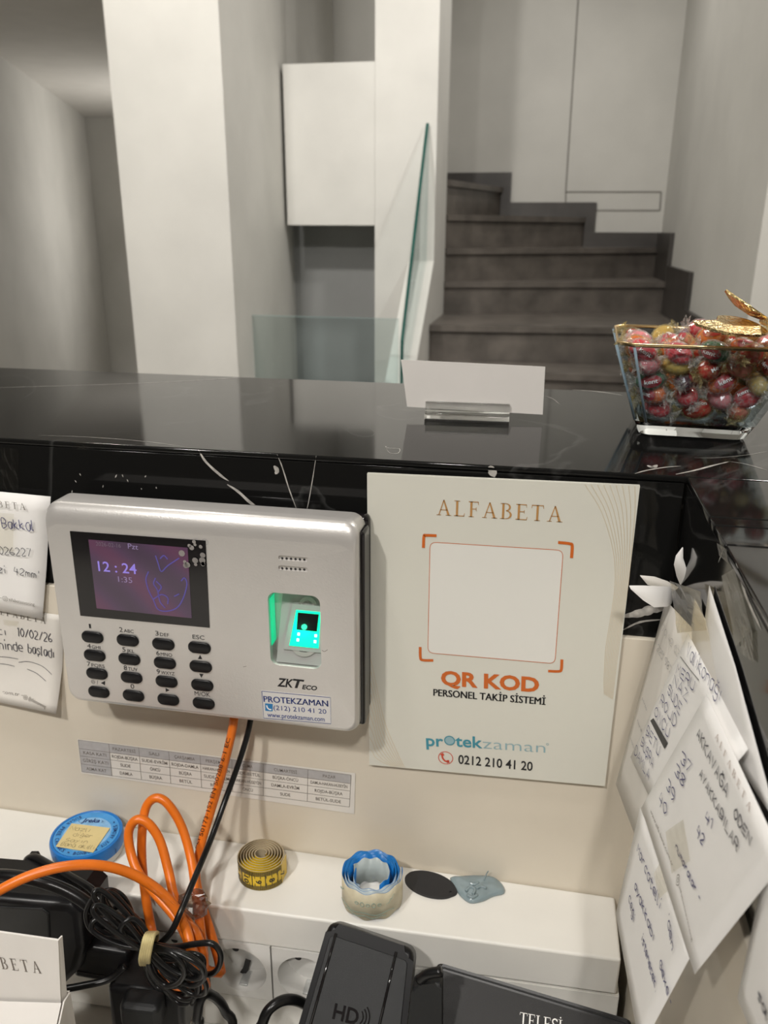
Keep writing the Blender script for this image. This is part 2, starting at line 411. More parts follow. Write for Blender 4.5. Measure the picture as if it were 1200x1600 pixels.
def _S():
    pts = smooth_path([Vector((0.46, 0.86, 0)), Vector((0.30, 0.975, 0)), Vector((0.09, 0.86, 0)), Vector((0.12, 0.64, 0)), Vector((0.38, 0.42, 0)), Vector((0.43, 0.18, 0)), Vector((0.24, 0.025, 0)), Vector((0.05, 0.14, 0))], 4)
    v, f = ribbon_data(pts, 0.10, Vector((0, 0, 1)))
    return [[(v[i].x, v[i].y) for i in q] for q in f]
SERIF['S'] = (0.52, SERIF['S'][1]+_S())
def serif_data(s, plane, uvL, uvR, hpx, track=0.12):
    L = plane.at(*uvL); R = plane.at(*uvR); ex, ey = _frame(plane, L, R); h = _h(plane, uvL, hpx)
    tot = sum(SERIF[c][0] for c in s)+track*(len(s)-1); x = 0; V = []; Fs = []
    for c in s:
        wd, polys = SERIF[c]
        for q in polys:
            o = len(V); V += [L+ex*((x+a)/tot)+ey*(h*b) for a, b in q]; Fs.append(tuple(range(o, o+len(q))))
        x += wd+track
    return V, Fs
# single-stroke hand
HAND = dict(A="02 28 42;14 34", B="02 08 38 46 35 05;35 44 33 02", C="47 28 06 04 22 43", D="02 08 28 46 44 22 02", E="42 02 08 48;05 35", F="02 08 48;05 35", G="47 28 06 04 22 43 45 25", I="22 28", J="48 43 32 12 03", K="02 08;48 05 42", L="08 02 42", M="02 08 25 48 42", N="02 08 42 48", O="28 06 04 22 44 46 28", P="02 08 38 46 35 05", R="02 08 38 46 35 05;25 42", S="47 28 07 05 35 43 22 03", T="08 48;28 22", U="08 03 22 43 48", V="08 22 48", Y="08 25 48;25 22", Z="08 48 02 42",
 a="46 16 04 12 32 46 42", b="08 02 32 44 35 05", c="46 16 04 12 42", d="48 42 12 04 16 46", e="04 44 36 16 04 12 42", g="46 16 04 13 43;46 41 20 01", h="08 02;05 26 45 42", i="26 22;28 29", k="08 02;36 04 42", l="18 12 22", m="02 06;05 16 25 22;25 36 45 42", n="02 06;05 26 45 42", o="16 04 12 32 44 36 16", r="02 06;05 26 36", s="46 16 05 34 32 02", t="28 22 42;06 46", u="06 03 22 42;46 42", v="06 22 46", x="06 42;46 02", y="06 23;46 00", z="06 46 02 42", w="06 12 24 32 46")
HAND.update({'5': "47 08 06 36 44 32 02", '0': "28 06 04 22 44 46 28", '1': "17 28 22", '2': "07 28 46 02 42", '3': "08 38 46 25 43 22 03", '4': "18 04 44;37 31", '6': "38 05 03 22 43 34 04", '7': "08 48 12", '8': "25 07 28 47 25 03 22 43 25", '9': "45 15 07 28 47 44 22", '/': "02 48", '-': "15 35", '.': "22 32", "'": "29 27", 'ı': "26 22", 'ğ': "46 16 04 13 43;46 41 20 01;18 27 38", 'ş': "46 16 05 34 32 02;22 11 20", 'Ö': "28 06 04 22 44 46 28;19 19;39 39", 'Ü': "08 03 22 43 48;19 19;39 39", 'Ğ': "47 28 06 04 22 43 45 25;19 28 39", 'Ş': "47 28 07 05 35 43 22 03;22 11 20"})
def hand_data(s, plane, uvL, uvR, hpx, wdt=0.0006, jit=0.18, narrow=1.0):
    L = plane.at(*uvL); R = plane.at(*uvR); ex, ey = _frame(plane, L, R); h = _h(plane, uvL, hpx)/6.0
    adv = [3.4 if c == ' ' else (3.2 if c in "Iı.'-i1l" else 5.6) for c in s]
    tot = sum(adv); x = 0; parts = []
    rnd = random.Random(s)
    for c, a in zip(s, adv):
        if c != ' ':
            sh = -1.0 if c in "Iı.'-i1l" else 0
            for st in HAND[c].split(';'):
                pts = []
                for pr in st.split():
                    px = int(pr[0])+sh+rnd.uniform(-jit, jit); py = int(pr[1])-2+rnd.uniform(-jit, jit)
                    if len(st.split()) == 2 and pr == st.split()[1] and st.split()[0] == pr: px += 0.5
                    pts.append(L+ex*((x+px)/tot)+ey*(py*h))
                parts.append(ribbon_data(smooth_path(pts, 3) if c not in 'AEFIKLMNTVYZ147-/' else smooth_path(pts, 1), wdt, plane.n))
        x += a
    return join(parts)
def hand(name, s, plane, uvL, uvR, hpx, m, parent, wdt=0.0006, jit=0.25):
    v, f = hand_data(s, plane, uvL, uvR, hpx, wdt, jit); return mesh(name, v, f, m, parent)
def line_data(plane, uvs, wdt, sub=1):
    pts = [plane.at(*q) for q in uvs]
    if sub > 1: pts = smooth_path(pts, sub)
    return ribbon_data(pts, wdt, plane.n)
def poly_data(plane, uvs): return [plane.at(*q) for q in uvs], [tuple(range(len(uvs)))]
def insta_data(plane, uv, size):
    c = plane.at(*uv); ex = (plane.at(uv[0]+5, uv[1]+0.3)-c).normalized(); ey = plane.n.cross(ex)
    sq = [c+ex*x+ey*y for x, y in rrect(size, size, size*0.28)]
    sq.append(sq[0])
    return join([ribbon_data(sq, size*0.09, plane.n), ring_data(c, ex, ey, size*0.18, size*0.27, 14)])

# ================================================================== THE SETTING
def struct(o, label=None): return tag(o, label, None, None, 'structure')
FZ = -1.10
struct(box('floor', (-4.6, -2.6, FZ-0.05), (2.6, 7.2, FZ), M_floor), 'grey stone floor of the shop')
struct(box('ceiling', (-4.6, -2.6, 1.9), (2.6, 7.2, 1.95), M_ceil), 'pale painted ceiling above the desk and the stairs')
struct(box('wall_front', (-4.6, -2.6, FZ), (2.6, -2.5, 1.9), M_dark), 'dark cabinet wall behind the desk')
struct(box('wall_back', (-1.9, 4.9, FZ), (0.86, 5.0, 1.9), M_plaster2), 'grey plaster wall behind the stairs')
# right side of the stairs: the wall runs forward and ends with a bright front face
struct(prism('wall_right', [(0.77, 4.9), (0.77, 2.46), (2.6, 2.46), (2.6, 4.9)], FZ, 1.9, M_plaster2), 'grey plaster wall to the right of the stairs')
struct(box('wall_side', (2.5, -2.5, FZ), (2.6, 2.46, 1.9), M_plaster), 'pale plaster wall of the shop')
struct(box('wall_far', (-4.6, 7.1, FZ), (-1.5, 7.2, 1.9), M_plaster2), 'plaster wall far behind')
struct(box('wall_west', (-4.6, -2.5, FZ), (-4.5, 7.1, 1.9), M_plaster), 'pale plaster wall of the shop')
# corridor to the left of the pillar: oblique wall, end wall and low soffit
struct(prism('wall_left', [(-1.64, 0.71), (-3.66, 6.20), (-3.78, 6.16), (-1.76, 0.67)], FZ, 1.9, M_plaster2), 'grey plaster wall running back on the left')
struct(prism('wall_end', [(-3.70, 6.20), (-1.55, 6.75), (-1.55, 6.85), (-3.70, 6.30)], FZ, 1.9, M_plaster2), 'plaster end wall of the passage')
struct(prism('ceiling_soffit', [(-2.0, 1.7), (-1.56, 3.3), (-1.56, 6.9), (-3.75, 6.3)], 1.0, 1.06, M_ceil), 'low pale soffit over the passage')
# pillar wall
struct(prism('wall_pillar', [(-1.565, 2.70), (-1.118, 2.70), (-1.187, 3.66), (-1.245, 3.93), (-1.245, 4.9), (-1.565, 4.9)], FZ, 1.9, M_plaster), 'broad pale plaster pillar beside the stairwell')
# T-shaped plaster front: upright and cross band
struct(box('wall_upright', (-0.726, 3.60, FZ), (-0.435, 4.05, 1.9), M_plaster), 'pale upright plaster wall at the inside of the stairs')
struct(box('wall_band', (-1.165, 3.60, 0.162), (-0.727, 3.95, 0.866), M_plaster), 'pale square plaster block joining the upright wall')
struct(box('wall_niche', (-1.245, 3.952, FZ), (-0.727, 4.0, 0.16), mat('niche_painted_shade', (0.31, 0.315, 0.31), 0.8, noise=0.06, nscale=3)), 'shaded plaster wall below the square block')  # shade under the block is put into this darker grey base colour
# cover panels on the back wall (fine joints)
def bgroove(name, pts, wd=0.010):
    pl = PY(4.898); parts = [ribbon_data([pl.at(*a), pl.at(*b)], wd, pl.n) for a, b in pts]
    return join(parts)
v, f = bgroove('g', [((906, -40), (884, 300)), ((884, 300), (1033, 300)), ((1033, 300), (1031, 329)), ((884, 329), (1031, 329)), ((884, 300), (884, 329))])
struct(mesh('trim_panel_joints', v, f, mat('joint_grey', (0.22, 0.21, 0.19), 0.8, noise=0.1)), 'thin joints of the access panel on the stair wall')  # joints drawn as darker grey lines

# ---- staircase: straight flight, then winders turning left around the upright wall
st = thing('staircase', 'dark stone staircase with winding steps behind the counter', 'staircase', (0.15, 3.6, FZ), kind='structure')
NX, NY, XR, YB = -0.434, 4.052, 0.768, 4.898
def winder(name, out, z):
    poly = [(NX, NY)]+out
    return prism(name, poly, z-0.17-0.30, z, M_stone, st)
RISE = 0.17
zs = {'A': 0.39, 'B': 0.22, 'C': 0.05, 'D': -0.12, 'E': -0.29, 'F': -0.46, 'G': -0.63, 'H': -0.80, 'I': -0.97}
ends = {'A': (-0.20, YB), 'B': (0.315, YB), 'C': (XR, YB-0.02), 'D': (XR, 4.36)}
prism('step', [(NX-0.4, NY), (NX, NY), ends['A'], (NX-0.4, YB)], zs['A']-0.6, zs['A'], M_stone, st)
winder('step', [ends['B'], ends['A']], zs['B'])
winder('step', [ends['C'], (XR, YB), ends['B']], zs['C'])
winder('step', [ends['D'], ends['C']], zs['D'])
prism('step', [(NX, 3.50), (XR, 3.62), ends['D'], (NX, NY)], zs['E']-0.6, zs['E'], M_stone, st)
yb = 3.50
for k in 'FGHI':
    box('step', (NX, yb-0.26, FZ), (XR, yb-0.001 if k != 'F' else yb+0.02, zs[k]), M_stone, st); yb -= 0.262
def nosing(p, q, z):
    a = Vector((p[0], p[1], z)); b = Vector((q[0], q[1], z)); d = (b-a).normalized(); s = Vector((d.y, -d.x, 0))*0.018
    bm = bmesh.new()
    vs = [bm.verts.new(c) for c in (a+s, b+s, b, a, a+s+Vector((0, 0, -0.03)), b+s+Vector((0, 0, -0.03)), b+Vector((0, 0, -0.03)), a+Vector((0, 0, -0.03)))]
    for ff in ((0, 1, 2, 3), (7, 6, 5, 4), (4, 5, 1, 0), (5, 6, 2, 1), (7, 3, 2, 6), (4, 0, 3, 7)): bm.faces.new([vs[i] for i in ff])
    frombm('nosing', bm, M_stone, st)
for k in 'ABCD': nosing((NX, NY), ends[k], zs[k])
nosing((NX, 3.50), (XR, 3.62), zs['E']); nosing((NX, 3.24), (XR, 3.24), zs['F']); nosing((NX, 2.978), (XR, 2.978), zs['G'])
def skirt(lo, hi): box('skirting', lo, hi, M_skirt, st)
SK = 0.085
skirt((NX-0.3, YB-0.022, zs['A']), (ends['A'][0]+0.03, YB, zs['A']+SK))
skirt((ends['A'][0], YB-0.021, zs['B']), (ends['A'][0]+0.06, YB-0.001, zs['A']+SK))
skirt((ends['A'][0], YB-0.022, zs['B']), (ends['B'][0]+0.03, YB, zs['B']+SK))
skirt((ends['B'][0], YB-0.021, zs['C']), (ends['B'][0]+0.06, YB-0.001, zs['B']+SK))
skirt((ends['B'][0], YB-0.022, zs['C']), (XR, YB, zs['C']+SK))
skirt((XR-0.022, 4.34, zs['D']), (XR, YB, zs['C']+SK))
skirt((XR-0.021, 3.60, zs['E']), (XR-0.001, 4.40, zs['D']+SK))
skirt((XR-0.022, 3.22, zs['F']), (XR, 3.64, zs['E']+SK))
skirt((XR-0.021, 2.95, zs['G']), (XR-0.001, 3.26, zs['F']+SK))
# low string wall carrying the sloped pane
slab('string_wall', [(-0.56, 3.60, 0.0), (-0.56, 2.97, -0.52), (-0.56, 2.97, FZ), (-0.56, 3.60, FZ)], (0.125, 0, 0), M_plaster, st, smooth=False)

# ---- glass balustrade panes
gl = thing('glass_balustrade', 'upright clear glass pane across the stairwell, top edge just above the counter', 'glass panel', (-0.83, 2.95, FZ))
box('pane', (-1.23, 2.944, FZ), (-0.492, 2.956, -0.212), M_pane, gl)
box('edge', (-1.23, 2.9445, -0.2119), (-0.492, 2.9555, -0.2105), mat('glass_pale_edge', (0.24, 0.34, 0.33), 0.2, noise=0.1), gl)
gl = thing('stair_glass_panel', 'tall sloped glass pane beside the stairs with dark green edge', 'glass panel', (-0.476, 3.26, FZ))
zc = Vector((-0.476, 0, 0))
slab('pane', [(-0.482, 2.95, FZ), (-0.482, 2.95, -0.30), (-0.482, 3.578, 0.60), (-0.482, 3.598, 0.60), (-0.482, 3.598, FZ)], (0.012, 0, 0), M_pane, gl, smooth=False)
slab('edge', [(-0.4825, 2.945, -0.60), (-0.4825, 2.945, -0.298), (-0.4825, 3.576, 0.604), (-0.4825, 3.58, 0.60), (-0.4825, 2.951, -0.30), (-0.4825, 2.951, -0.60)], (0.013, 0, 0), M_edge, gl, smooth=False)

# ================================================================== THE COUNTER
ZT = 0.0072; YF = 0.004; XRET = 0.186
ct = thing('reception_counter', 'black polished marble reception counter with white veins and cream lower panels', 'counter', (0, 0.13, FZ))
def mslab(name, lo, hi, bev=0.0015): return box(name, lo, hi, M_marble, ct, bev, 2)
mslab('counter_top', (-2.2, YF, ZT-0.004), (0.62, 0.265, ZT), 0.0012)
mslab('front_face', (-2.2, YF+0.0002, -0.097), (XRET-0.0006, YF+0.020, ZT-0.0042), 0.0003)
box('back_face', (-2.2, 0.24, FZ), (0.62, 0.258, ZT-0.0206), M_marble, ct)
yy = YF-0.0004
for y1 in (-0.066, -0.0785, -0.1045, -0.62):
    mslab('return_top', (XRET, y1+0.0005, ZT-0.004), (0.46, yy-0.0002, ZT), 0.001); yy = y1
mslab('return_face', (XRET+0.0004, -0.62, -0.097), (XRET+0.018, YF-0.0004, ZT-0.0042), 0.0003)
box('cream_panel', (-2.2, YF-0.003, FZ), (XRET-0.001, YF+0.018, -0.0972), M_beige, ct, 0.0008)
box('cream_panel', (XRET-0.002, -0.62, FZ), (XRET+0.016, YF-0.0032, -0.0972), M_beige, ct, 0.0008)
# veins of the stone, thin inlays on top and front
pt = PZ(ZT+0.00015); pf = PY(YF)
vv = []
def vein(pl, uvs, w0, sub=4):
    pts = smooth_path([pl.at(*q) for q in uvs], sub); rnd = random.Random(str(uvs))
    V = []; Fs = []
    for i, p in enumerate(pts):
        t = (pts[min(i+1, len(pts)-1)]-pts[max(0, i-1)]); s = pl.n.cross(t).normalized()
        e = math.sin(PI*min(1, max(0.03, i/(len(pts)-1))))**0.5*w0*rnd.uniform(0.8, 1.1)
        V += [p-s*e/2, p+s*e/2]
    for i in range(len(pts)-1): Fs.append((2*i, 2*i+2, 2*i+3, 2*i+1))
    mesh('vein', V, Fs, M_vein, ct)
vein(pt, [(-20, 606), (120, 602), (260, 597), (370, 590), (405, 588)], 0.0010)
vein(pt, [(60, 680), (140, 683), (230, 690), (300, 700)], 0.0005)
vein(pt, [(895, 609), (925, 611), (950, 614), (975, 618)], 0.0022)
vein(pt, [(845, 618), (862, 622), (875, 632)], 0.0006)
vein(pt, [(605, 702), (602, 697), (607, 700), (624, 701), (622, 708), (610, 708), (604, 702)], 0.0004, 3)
vein(pt, [(992, 740), (1010, 735), (1040, 730), (1066, 728)], 0.0018)
vein(pt, [(1056, 741), (1085, 735), (1115, 727), (1140, 721)], 0.0022)
vein(pt, [(1012, 727), (1020, 730), (1027, 726)], 0.004)
vein(pt, [(1140, 721), (1165, 725), (1200, 735)], 0.0008)
vein(pt, [(1085, 715), (1120, 715), (1165, 711), (1200, 705)], 0.0005)
vein(pf, [(310, 703), (322, 722), (345, 743), (358, 752)], 0.0018)
vein(pf, [(355, 757), (372, 768), (392, 786), (412, 798)], 0.0020)
vein(pf, [(433, 710), (441, 730), (452, 765), (464, 797)], 0.0009)
vein(pf, [(494, 712), (489, 745), (482, 785), (479, 797)], 0.0006)
vein(pf, [(765, 728), (769, 736), (773, 746)], 0.0050)
vein(pf, [(428, 728), (433, 735), (430, 741)], 0.003)
vein(pf, [(975, 963), (1000, 958), (1020, 952), (1045, 950)], 0.0060)
vein(pf, [(972, 985), (1000, 972), (1035, 968)], 0.0015)
rs = random.Random(3)
for k in range(16):
    x = rs.uniform(70, 250); y = rs.uniform(738, 790); vein(pf, [(x, y), (x+rs.uniform(-3, 3), y+rs.uniform(2, 6))], 0.0008, 2)
pr = PX(XRET+0.0002)
vein(pr, [(1118, 835), (1128, 858), (1122, 880)], 0.0010); vein(pr, [(1150, 880), (1165, 930), (1190, 985)], 0.0020)

# ================================================================== DESK AND TRUNKING
ZB = -0.2977; ZD = -0.412
dk = thing('desk', 'white desk top below the socket trunking', 'desk', (-0.1, -0.4, ZD))
box('desk_top', (-1.2, -0.80, ZD-0.03), (XRET-0.004, YF-0.004, ZD), M_desk, dk, 0.002)
box('desk_support', (-1.2, -0.78, FZ), (-1.17, -0.02, ZD-0.031), M_desk, dk, 0.001)
box('desk_support', (0.14, -0.78, FZ), (0.17, -0.02, ZD-0.031), M_desk, dk, 0.001)
tr = thing('socket_trunking', 'white wall trunking with a row of round wall sockets', 'trunking', (-0.3, -0.03, ZD))
def yfr(x): return -0.061+(x+0.1)*0.032
X0, X1 = -0.62, 0.1752
bm = bmesh.new()
vs = [bm.verts.new(c) for c in ((X0, yfr(X0), ZB-0.030), (X1, yfr(X1), ZB-0.030), (X1, YF-0.0035, ZB-0.030), (X0, YF-0.0035, ZB-0.030), (X0, yfr(X0), ZB), (X1, yfr(X1), ZB), (X1, YF-0.0035, ZB), (X0, YF-0.0035, ZB))]
for ff in ((3, 2, 1, 0), (4, 5, 6, 7), (0, 1, 5, 4), (1, 2, 6, 5), (2, 3, 7, 6), (3, 0, 4, 7)): bm.faces.new([vs[i] for i in ff])
bmesh.ops.bevel(bm, geom=list(bm.edges), offset=0.0018, segments=3, affect='EDGES', profile=0.5)
frombm('lid', bm, M_white, tr, True, 0.9, True)
def trbox(name, xa, xb, z0, z1, dy=0.0, th=0.012, m=M_white, bev=0.0006):
    bm = bmesh.new()
    vs = [bm.verts.new(c) for c in ((xa, yfr(xa)+dy, z0), (xb, yfr(xb)+dy, z0), (xb, yfr(xb)+dy+th, z0), (xa, yfr(xa)+dy+th, z0), (xa, yfr(xa)+dy, z1), (xb, yfr(xb)+dy, z1), (xb, yfr(xb)+dy+th, z1), (xa, yfr(xa)+dy+th, z1))]
    for ff in ((3, 2, 1, 0), (4, 5, 6, 7), (0, 1, 5, 4), (1, 2, 6, 5), (2, 3, 7, 6), (3, 0, 4, 7)): bm.faces.new([vs[i] for i in ff])
    bmesh.ops.bevel(bm, geom=list(bm.edges), offset=bev, segments=2, affect='EDGES')
    return frombm(name, bm, m, tr, True, 0.9, True)
trbox('back_box', X0, X1-0.002, ZD+0.001, ZB-0.0305, 0.034, 0.018)
trbox('base_strip', X0, X1+0.003, ZD+0.001, -0.3795, 0.0015, 0.03)
SW = 0.0467; SX = -0.1030
def socket(xa):
    """plate with a round well"""
    xb = xa+SW-0.0012; z0 = -0.3785; z1 = -0.3285; xc = (xa+xb)/2; zc = (z0+z1)/2; rw = 0.0195
    bm = bmesh.new(); N = 40; O = []; I = []; B = []
    for k in range(N):
        a = 2*PI*k/N+PI/4; c, s = math.cos(a), math.sin(a); q = max(abs(c), abs(s))
        x = xc+c/q*(xb-xa)/2; z = zc+s/q*(z1-z0)/2
        O.append(bm.verts.new((x, yfr(x)+0.0005, z)))
        I.append(bm.verts.new((xc+c*rw, yfr(xc)+0.0005, zc+s*rw)))
        B.append(bm.verts.new((xc+c*rw*0.93, yfr(xc)+0.017, zc+s*rw*0.93)))
    OB = [bm.verts.new(v.co+Vector((0, 0.012, 0))) for v in O]
    for k in range(N):
        j = (k+1) % N
        bm.faces.new((O[k], I[k], I[j], O[j])); bm.faces.new((I[k], B[k], B[j], I[j])); bm.faces.new((O[k], O[j], OB[j], OB[k]))
    bm.faces.new(B)
    p = frombm('socket_plate', bm, M_wsock, tr, True, 0.5)
    y = yfr(xc)
    for dx in (-0.0095, 0.0095):
        v, f = disc_data(Vector((xc+dx, y+0.0168, zc)), Vector((1, 0, 0)), Vector((0, 0, 1)), 0.0026, 16)
        mesh('pin_hole', v, f, M_ink, p)
    for s in (-1, 1):
        box('earth_clip', (xc-0.003, y+0.004, zc+s*0.0185-0.001), (xc+0.003, y+0.016, zc+s*0.0185+0.001), M_silver2, p, 0.0004)
    return p
sockets = [socket(SX+k*SW) for k in range(-6, 2)]
# dark bent tab of the safety shutter in the open socket
pl = PY(-0.0475)
sh = smooth_path([pl.at(388, 1499), pl.at(384, 1513), pl.at(379, 1522), pl.at(378, 1537)], 4)
v, f = ribbon_data(sh, 0.0042, pl.n); mesh('shutter_slot', v, f, M_ink, sockets[6])
trbox('blank_cover', SX+2*SW, X1+0.002, -0.3785, -0.3300, 0.0015)

# ================================================================== FINGERPRINT TERMINAL
YD = -0.034
dv = thing('attendance_terminal', 'silver wall-mounted fingerprint attendance terminal with keypad and screen', 'terminal', (-0.101, YF-0.004, -0.168))
PF = PY(YD)
xl, xr, zt, zb = -0.2032, 0.0006, -0.0230, -0.1668
def shell_ring(y, it, ib, isd, rad):
    W = xr-xl-2*isd; H = zt-zb-it-ib
    return [(x, y, z) for x, z in rrect(W, H, rad, 6, (xl+xr)/2, (zt-it+zb+ib)/2)]
rings = []
R_T, R_B = 0.013, 0.0045
prof = [(-0.0105, 0.0, 0.0, 0.0)]
for k in range(9):
    a = PI/2*k/8
    it = R_T*(1-math.cos(a)); ib = R_B*(1-math.cos(a)); y = YD+R_T*0.55*(1-math.sin(a))
    prof.append((y, it, ib, ib*0.6))
bm = bmesh.new(); vr = []
for (y, it, ib, isd) in prof: vr.append([bm.verts.new(c) for c in shell_ring(y, it, ib, isd, 0.0085)])
for a, b in zip(vr[:-1], vr[1:]):
    n = len(a)
    for k in range(n): bm.faces.new((a[k], a[(k+1) % n], b[(k+1) % n], b[k]))
bm.faces.new(vr[-1]); bm.faces.new(vr[0][::-1])
shell = frombm('front_shell', bm, M_silver, dv, True, 0.5)
def cut(o, cutter):
    md = o.modifiers.new('cut', 'BOOLEAN'); md.operation = 'DIFFERENCE'; md.object = cutter; md.solver = 'EXACT'
    bpy.context.view_layer.update()
    me = bpy.data.meshes.new_from_object(o.evaluated_get(bpy.context.evaluated_depsgraph_get()))
    o.modifiers.remove(md); o.data = me
    bpy.data.objects.remove(cutter)
def rr_cutter(uvs4, depth, rad=0.004, ext=0.002):
    P = [PF.at(*q) for q in uvs4]
    xs0 = (P[0].x+P[3].x)/2; xs1 = (P[1].x+P[2].x)/2; z1 = (P[0].z+P[1].z)/2; z0 = (P[2].z+P[3].z)/2
    pts = [(x, YD-ext, z) for x, z in rrect(xs1-xs0, z1-z0, rad, 5, (xs0+xs1)/2, (z0+z1)/2)]
    bm = bmesh.new(); a = [bm.verts.new(p) for p in pts]; b = [bm.verts.new((p[0], YD+depth, p[2])) for p in pts]
    bm.faces.new(a); bm.faces.new(b[::-1]); n = len(a)
    for k in range(n): bm.faces.new((a[k], b[k], b[(k+1) % n], a[(k+1) % n]))
    return frombm('cutter', bm, M_silver), (xs0, xs1, z0, z1)
c, REC = rr_cutter([(418, 926), (501, 931), (501, 1044), (423, 1040)], 0.0125, 0.005); cut(shell, c)
for vy in (873, 888.6):
    c, SL = rr_cutter([(435, vy-4.4), (481, vy-2.6), (481, vy+4.8), (435, vy+3.0)], 0.0012, 0.0014); cut(shell, c)
    parts = []
    for k in range(6):
        cc = PY(YD+0.00115).at(441+k*6.9, vy-0.6+k*0.42); parts.append(disc_data(cc, Vector((1, 0, 0)), Vector((0, 0, 1)), 0.0008, 12))
    v, f = join(parts); mesh('speaker_holes', v, f, M_ink, dv)
shell.data.polygons.foreach_set('use_smooth', [True]*len(shell.data.polygons)); shell.data.set_sharp_from_angle(angle=0.5); flat_large(shell.data)
# black rear housing
box('rear_housing', (xl+0.004, YD+0.0235, zb+0.003), (xr+0.0020, YF-0.0045, zt-0.002), M_blackg, dv, 0.004, 3)
box('side_gasket', (xr-0.004, YD+0.0080, zb+0.003), (xr+0.0026, YD+0.0236, zt-0.007), M_blackg, dv, 0.0018, 3)
# screen
def q3(uvs, y): return [aty(u, v, y) for u, v in uvs]
bz = slab('screen_bezel', q3([(109, 830), (321, 845), (327.5, 981), (125.5, 962)], YD-0.0004), (0, 0.0012, 0), M_blackg, dv, smooth=False)
def mat_lcd():
    m = bpy.data.materials.new('lcd_picture'); m.use_nodes = True; nt = m.node_tree; b = nt.nodes['Principled BSDF']
    tc = nt.nodes.new('ShaderNodeTexCoord'); wv = nt.nodes.new('ShaderNodeTexWave')
    wv.inputs['Scale'].default_value = 9; wv.inputs['Distortion'].default_value = 5.5; wv.inputs['Detail'].default_value = 1.5; wv.inputs['Detail Scale'].default_value = 0.7
    mp = nt.nodes.new('ShaderNodeMapping'); mp.inputs['Rotation'].default_value = (0, 0.8, 0)
    nt.links.new(tc.outputs['Object'], mp.inputs[0]); nt.links.new(mp.outputs[0], wv.inputs[0])
    r = nt.nodes.new('ShaderNodeValToRGB'); cr = r.color_ramp
    cr.elements[0].color = (0.040, 0.014, 0.050, 1); cr.elements[1].color = (0.135, 0.022, 0.085, 1)
    e = cr.elements.new(0.5); e.color = (0.075, 0.022, 0.085, 1)
    nt.links.new(wv.outputs['Color'], r.inputs[0])
    nt.links.new(r.outputs[0], b.inputs['Emission Color']); b.inputs['Emission Strength'].default_value = 0.34
    b.inputs['Base Color'].default_value = (0.05, 0.04, 0.05, 1); b.inputs['Roughness'].default_value = 0.12
    return m
lcd = slab('display', q3([(138, 843), (293, 856), (299.5, 966), (151, 950.5)], YD-0.0006), (0, 0.0004, 0), mat_lcd(), dv, smooth=False)
M_lcdtx = mat('lcd_violet', (0.2, 0.16, 0.5), 0.3, emit=(0.22, 0.16, 0.55), estr=0.42, noise=0.02)
M_lcdgr = mat('lcd_dim', (0.2, 0.16, 0.3), 0.3, emit=(0.16, 0.12, 0.20), estr=0.4, noise=0.02)
M_lcdbl = mat('lcd_blue', (0.06, 0.05, 0.22), 0.3, emit=(0.10, 0.08, 0.34), estr=0.26, noise=0.02)
pl = PY(YD-0.0008)
text('clock_digits', '12 : 24', pl, (154, 892), (214, 897), 15, M_lcdtx, dv, 0.01)
text('seconds_digits', '1:35', pl, (185, 909), (207, 911), 8.5, M_lcdgr, dv)
text('date_text', 'Pzt', pl, (200, 857), (216, 859), 8, M_lcdgr, dv)
text('date_text', '2026-02-16', pl, (150, 852.5), (189, 856), 6, mat('lcd_faint', (0.1, 0.08, 0.1), 0.3, emit=(0.085, 0.07, 0.09), estr=0.4, noise=0.02), dv)
parts = []
for uvs in ([(243, 868), (247, 880), (252, 893), (262, 884), (280, 872)], [(232, 893), (228, 905), (232, 922), (240, 938), (246, 951), (256, 955), (270, 953), (280, 946), (288, 930), (292, 912), (288, 903), (283, 908)], [(240, 936), (252, 929), (262, 934), (262, 944)], [(272, 932), (280, 928)], [(244, 908), (252, 917), (247, 925)], [(250, 873), (256, 868), (262, 874)], [(243, 903), (240, 912), (246, 922), (250, 940), (258, 950)]):
    parts.append(line_data(pl, uvs, 0.0008, 4))
v, f = join(parts); mesh('screen_figure', v, f, M_lcdbl, dv)
# keypad
rows = [[(225, 875), (500, 900), (778, 930), (1060, 957)], [(242, 1018), (513, 1047), (790, 1077), (1070, 1105)], [(260, 1160), (530, 1190), (803, 1222), (1082, 1250)], [(275, 1303), (545, 1332), (817, 1363), (1093, 1392)]]
key_me = None
for r in rows:
    for (a, b) in r:
        cpt = PF.at(100+a/5, 820+b/5)
        if key_me is None:
            bm = bmesh.new(); pr_ = rrect(0.0152, 0.0079, 0.0036, 5)
            lv = []
            for (y, s) in ((0.001, 1.0), (-0.0008, 1.0), (-0.0013, 0.96), (-0.0015, 0.86)):
                lv.append([bm.verts.new((x*s if s == 1 else x-(1-s)*0.0079*math.copysign(0.5, x)*1.6, y, z*s)) for x, z in pr_])
            for p0, p1 in zip(lv[:-1], lv[1:]):
                n = len(p0)
                for k in range(n): bm.faces.new((p0[k], p0[(k+1) % n], p1[(k+1) % n], p1[k]))
            bm.faces.new(lv[-1])
            bmesh.ops.recalc_face_normals(bm, faces=bm.faces)
            key_me = bpy.data.meshes.new('key'); bm.to_mesh(key_me); bm.free(); key_me.materials.append(M_black)
            key_me.polygons.foreach_set('use_smooth', [True]*len(key_me.polygons)); key_me.set_sharp_from_angle(angle=0.9)
        o = bpy.data.objects.new('key', key_me); COL.objects.link(o); o.parent = dv
        o.matrix_parent_inverse = MATW[dv.name].inverted(); o.location = cpt; MATW[o.name] = Matrix.Translation(cpt)
pl = PY(YD-0.00015)
def kt(s, x0, x1, yb_, h, bold=0.0, slope=0.105):
    u0, u1 = 100+x0/5, 100+x1/5; vb = 820+yb_/5
    return text_data(s, pl, (u0, vb), (u1, vb+(u1-u0)*slope), h/5, bold)
